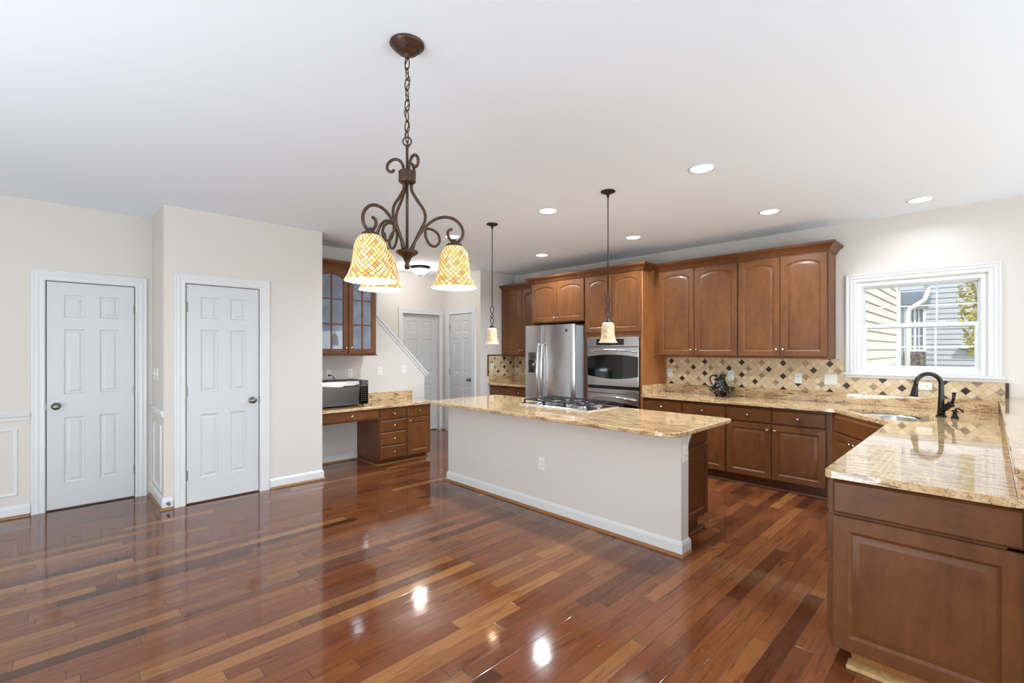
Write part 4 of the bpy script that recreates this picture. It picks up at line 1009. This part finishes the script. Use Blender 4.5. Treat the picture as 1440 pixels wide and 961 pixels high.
# ------------------------------------------------------------------ ceiling lights
rec = [(3.342, 1.446, 'recessed ceiling light over the island end nearest the camera'), (3.340, 2.905, 'recessed ceiling light over the middle of the island, between the two pendants'), (3.316, 4.344, 'recessed ceiling light seen through the right arm of the chandelier'),
       (4.850, 1.454, 'recessed ceiling light in front of the window-side wall cabinet'), (4.835, 2.899, 'recessed ceiling light in front of the oven tower, right of the near pendant rod'), (4.847, 4.328, 'recessed ceiling light in front of the refrigerator cabinet'), (5.390, .418, 'recessed ceiling light above the sink corner')]
for x, y, lab in rec:
    t = thing('recessed_light', lab, 'ceiling light', (x, y, CE), 'recessed ceiling lights')
    mb = MB(); mb.lathe([(.095, CE-.0008), (.094, CE-.005), (.082, CE-.006), (.076, CE-.0015)], (x, y, 0), 32, caps=False); link('trim_ring', mb, M['trim'], t, smooth=True)
    mb = MB(); mb.lathe([(.076, CE-.0016), (.040, CE-.003), (0, CE-.0034)], (x, y, 0), 32, caps=False); link('lens', mb, M['can'], t, smooth=True)
    light('downlight', 'AREA', (x, y, CE-.012), (3.5 if x > 5 else 17), (.84, .93, 1), aim=(x, y, 0), size=(.13, .13), spread=math.radians(150))
t = thing('flush_ceiling_light', 'alabaster bowl ceiling light with dark rim in the hall', 'ceiling light', (4.154, 6.263, CE))
A_ = Vector((4.154, 6.263, 0))
mb = MB(); mb.lathe([(.150, CE-.0008), (.160, CE-.010), (.158, CE-.018), (.140, CE-.030), (.132, CE-.040), (.120, CE-.042)], A_, 36); link('rim', mb, M['darkmetal'], t, smooth=True)
mb = MB(); mb.lathe([(.128, CE-.043), (.118, CE-.070), (.095, CE-.100), (.055, CE-.122), (0, CE-.130)], A_, 36); link('bowl', mb, M['bowl'], t, smooth=True)
mb = MB(); mb.lathe([(.012, CE-.130), (.016, CE-.136), (.010, CE-.144), (.006, CE-.152), (0, CE-.156)], A_, 14); link('finial', mb, M['darkmetal'], t, smooth=True)
light('hall_lamp', 'POINT', A_+Zv(CE-.28), 9.5, (1, .96, .9), size=.1)

# door stop
mb = MB(); mb.tube([(XR+.03, Y2-.0146, .055), (XR+.03, Y2-.055, .055)], .007, 8); mb.lathe([(.012, 0), (.012, .012)], (XR+.03, Y2-.055, .055), 12, (0, -1, 0)); mb.lathe([(.014, 0), (.012, .004)], (XR+.03, Y2-.0146, .055), 12, (0, -1, 0))
tag(link('door_stop', mb, M['nickel'], None, smooth=True), 'small metal door stop on the baseboard between the two white doors', 'door stop')

# ------------------------------------------------------------------ outside
def siding(name, F, a0, a1, b0, b1, ex, mat):
    mb = MB(); P_ = [(0, b0)]; n = int((b1-b0)/ex)
    rows = []
    for i in range(n):
        z = b0+i*ex; rows += [(.016, z), (.002, z+ex)]
    L = [[F(a, b, d) for d, b in rows] for a in (a0, a1)]
    L[0] = [F(a0, b0, -.05)]+L[0]+[F(a0, b0+n*ex, -.05)]; L[1] = [F(a1, b0, -.05)]+L[1]+[F(a1, b0+n*ex, -.05)]
    mb.loops(L); return mb
tag(link('house_wing', siding('s', FY(1.03), 6.01, 9.5, -.4, 3.4, .115, M['siding']), M['siding']), 'cream sided wing wall seen through the left panes of the window', 'wall', None)
mb = MB(); mb.box(9.501, 9.60, 1.00, 1.12, -.4, 2.6)
tag(link('corner_post', mb, M['vinyl']), 'white corner post at the end of the cream sided wall outside', 'post')
nh = thing('neighbour_house', 'pale grey sided house across the yard seen through the window', 'house', (14.2, 0, -.4))
link('wall', siding('s', FX(14.2), -3.5, 3.2, -.4, 6.0, .115, M['siding2']), M['siding2'], nh)
FN = FX(14.2)
mb = MB(); mb.sweep(FN, rect(1.05, 1.33, 1.44, 2.36), [(0, .017), (0, .04), (-.05, .04), (-.05, .017)], closed=True, side=1); wf = link('window_frame', mb, M['vinyl'], nh)
mb = MB(); mb.fbox(FN, 1.05, 1.33, 1.44, 2.36, .017, .024); link('window_glass', mb, M['shutter'], wf)
mb = MB()
for k in (.25, .5, .75): w_ = .022 if k == .5 else .010; mb.fbox(FN, 1.05+.28*k-w_, 1.05+.28*k+w_, 1.44, 2.36, .0245, .034)
for k in (.33, .66): mb.fbox(FN, 1.05, 1.33, 1.44+.92*k-.012, 1.44+.92*k+.012, .0245, .033)
link('muntins', mb, M['vinyl'], wf)
mb = MB(); mb.fbox(FN, .99, 1.37, -.4, 1.38, .017, .30); link('rubble_base', mb, M['stone'], nh)
mb = MB(); mb.fbox(FN, .92, 1.45, 2.46, 2.75, .017, .20); link('gable_panel', mb, M['shutter'], nh)
mb = MB(); mb.fbox(FN, -.30, .42, 1.46, 1.53, .017, .12); link('ledge', mb, M['vinyl'], nh)
hedge = MB(); random.seed(3)
for k in range(1400):
    c0 = Vector((random.uniform(12.6, 13.4), random.uniform(-2.2, 1.0), -.4+1.38*random.random()**.6)); u = Vector((random.gauss(0, 1), random.gauss(0, 1), random.gauss(0, 1))).normalized(); v = u.orthogonal().normalized()
    hedge.f([hedge.v(c0+u*.06), hedge.v(c0+v*.035), hedge.v(c0-u*.06), hedge.v(c0-v*.035)])
ho = tag(link('hedge', hedge, M['hedge']), 'low dark hedge along the foot of the grey house outside', 'hedge'); ho['kind'] = 'stuff'
ds = [(9.66, .67, 2.455), (9.66, .67, 2.30), (9.66, .70, 2.20), (9.66, .87, 2.08), (9.66, .90, 2.0), (9.66, .90, -.40)]
mb = MB(); mb.tube(ds, .035, 8)
tag(link('downspout', mb, M['vinyl'], smooth=True), 'white bent downspout in the middle panes of the window view', 'downspout')
mb = MB(); mb.box(9.52, 9.80, .60, 1.0, 2.46, 2.52)
tag(link('eave', mb, M['vinyl']), 'white roof eave above the downspout outside the window', 'eave')
mb = MB(); mb.box(-60, 60, -60, 60, -.62, -.42)
struct('ground', mb, M['grass'])
bs_ = thing('garden_tree', 'tree with yellow leaves at the right side of the window view', 'tree', (10.5, 0, -.42))
mb = MB(); mb.tube([(10.5, -.05, -.42), (10.5, -.07, 1.2), (10.5, -.02, 2.6)], [.07, .05, .02], 8)
for k in range(8):
    a = k*1.3; z0 = 1.1+k*.16; mb.tube([(10.5, -.06, z0), (10.5+.35*math.cos(a), -.06+.25*math.sin(a), z0+.35)], [.02, .006], 6)
link('trunk', mb, M['bark'], bs_)
mb = MB()
for k in range(1500):
    th = random.uniform(0, 2*PI); r_ = .46*random.random()**.5; z = random.uniform(1.35, 3.1); rr = r_*(1-.3*abs(z-2.2)/1.0)
    c0 = Vector((10.5+rr*math.cos(th), -.08+rr*math.sin(th), z)); u = Vector((random.gauss(0, 1), random.gauss(0, 1), random.gauss(0, 1))).normalized(); v = u.orthogonal().normalized()
    s0 = random.uniform(.035, .065); mb.f([mb.v(c0+u*s0), mb.v(c0+v*s0*.5), mb.v(c0-u*s0), mb.v(c0-v*s0*.5)])
link('leaves', mb, M['leaf'], bs_)

for o in bpy.data.objects:
    if '_w' in o: del o['_w']
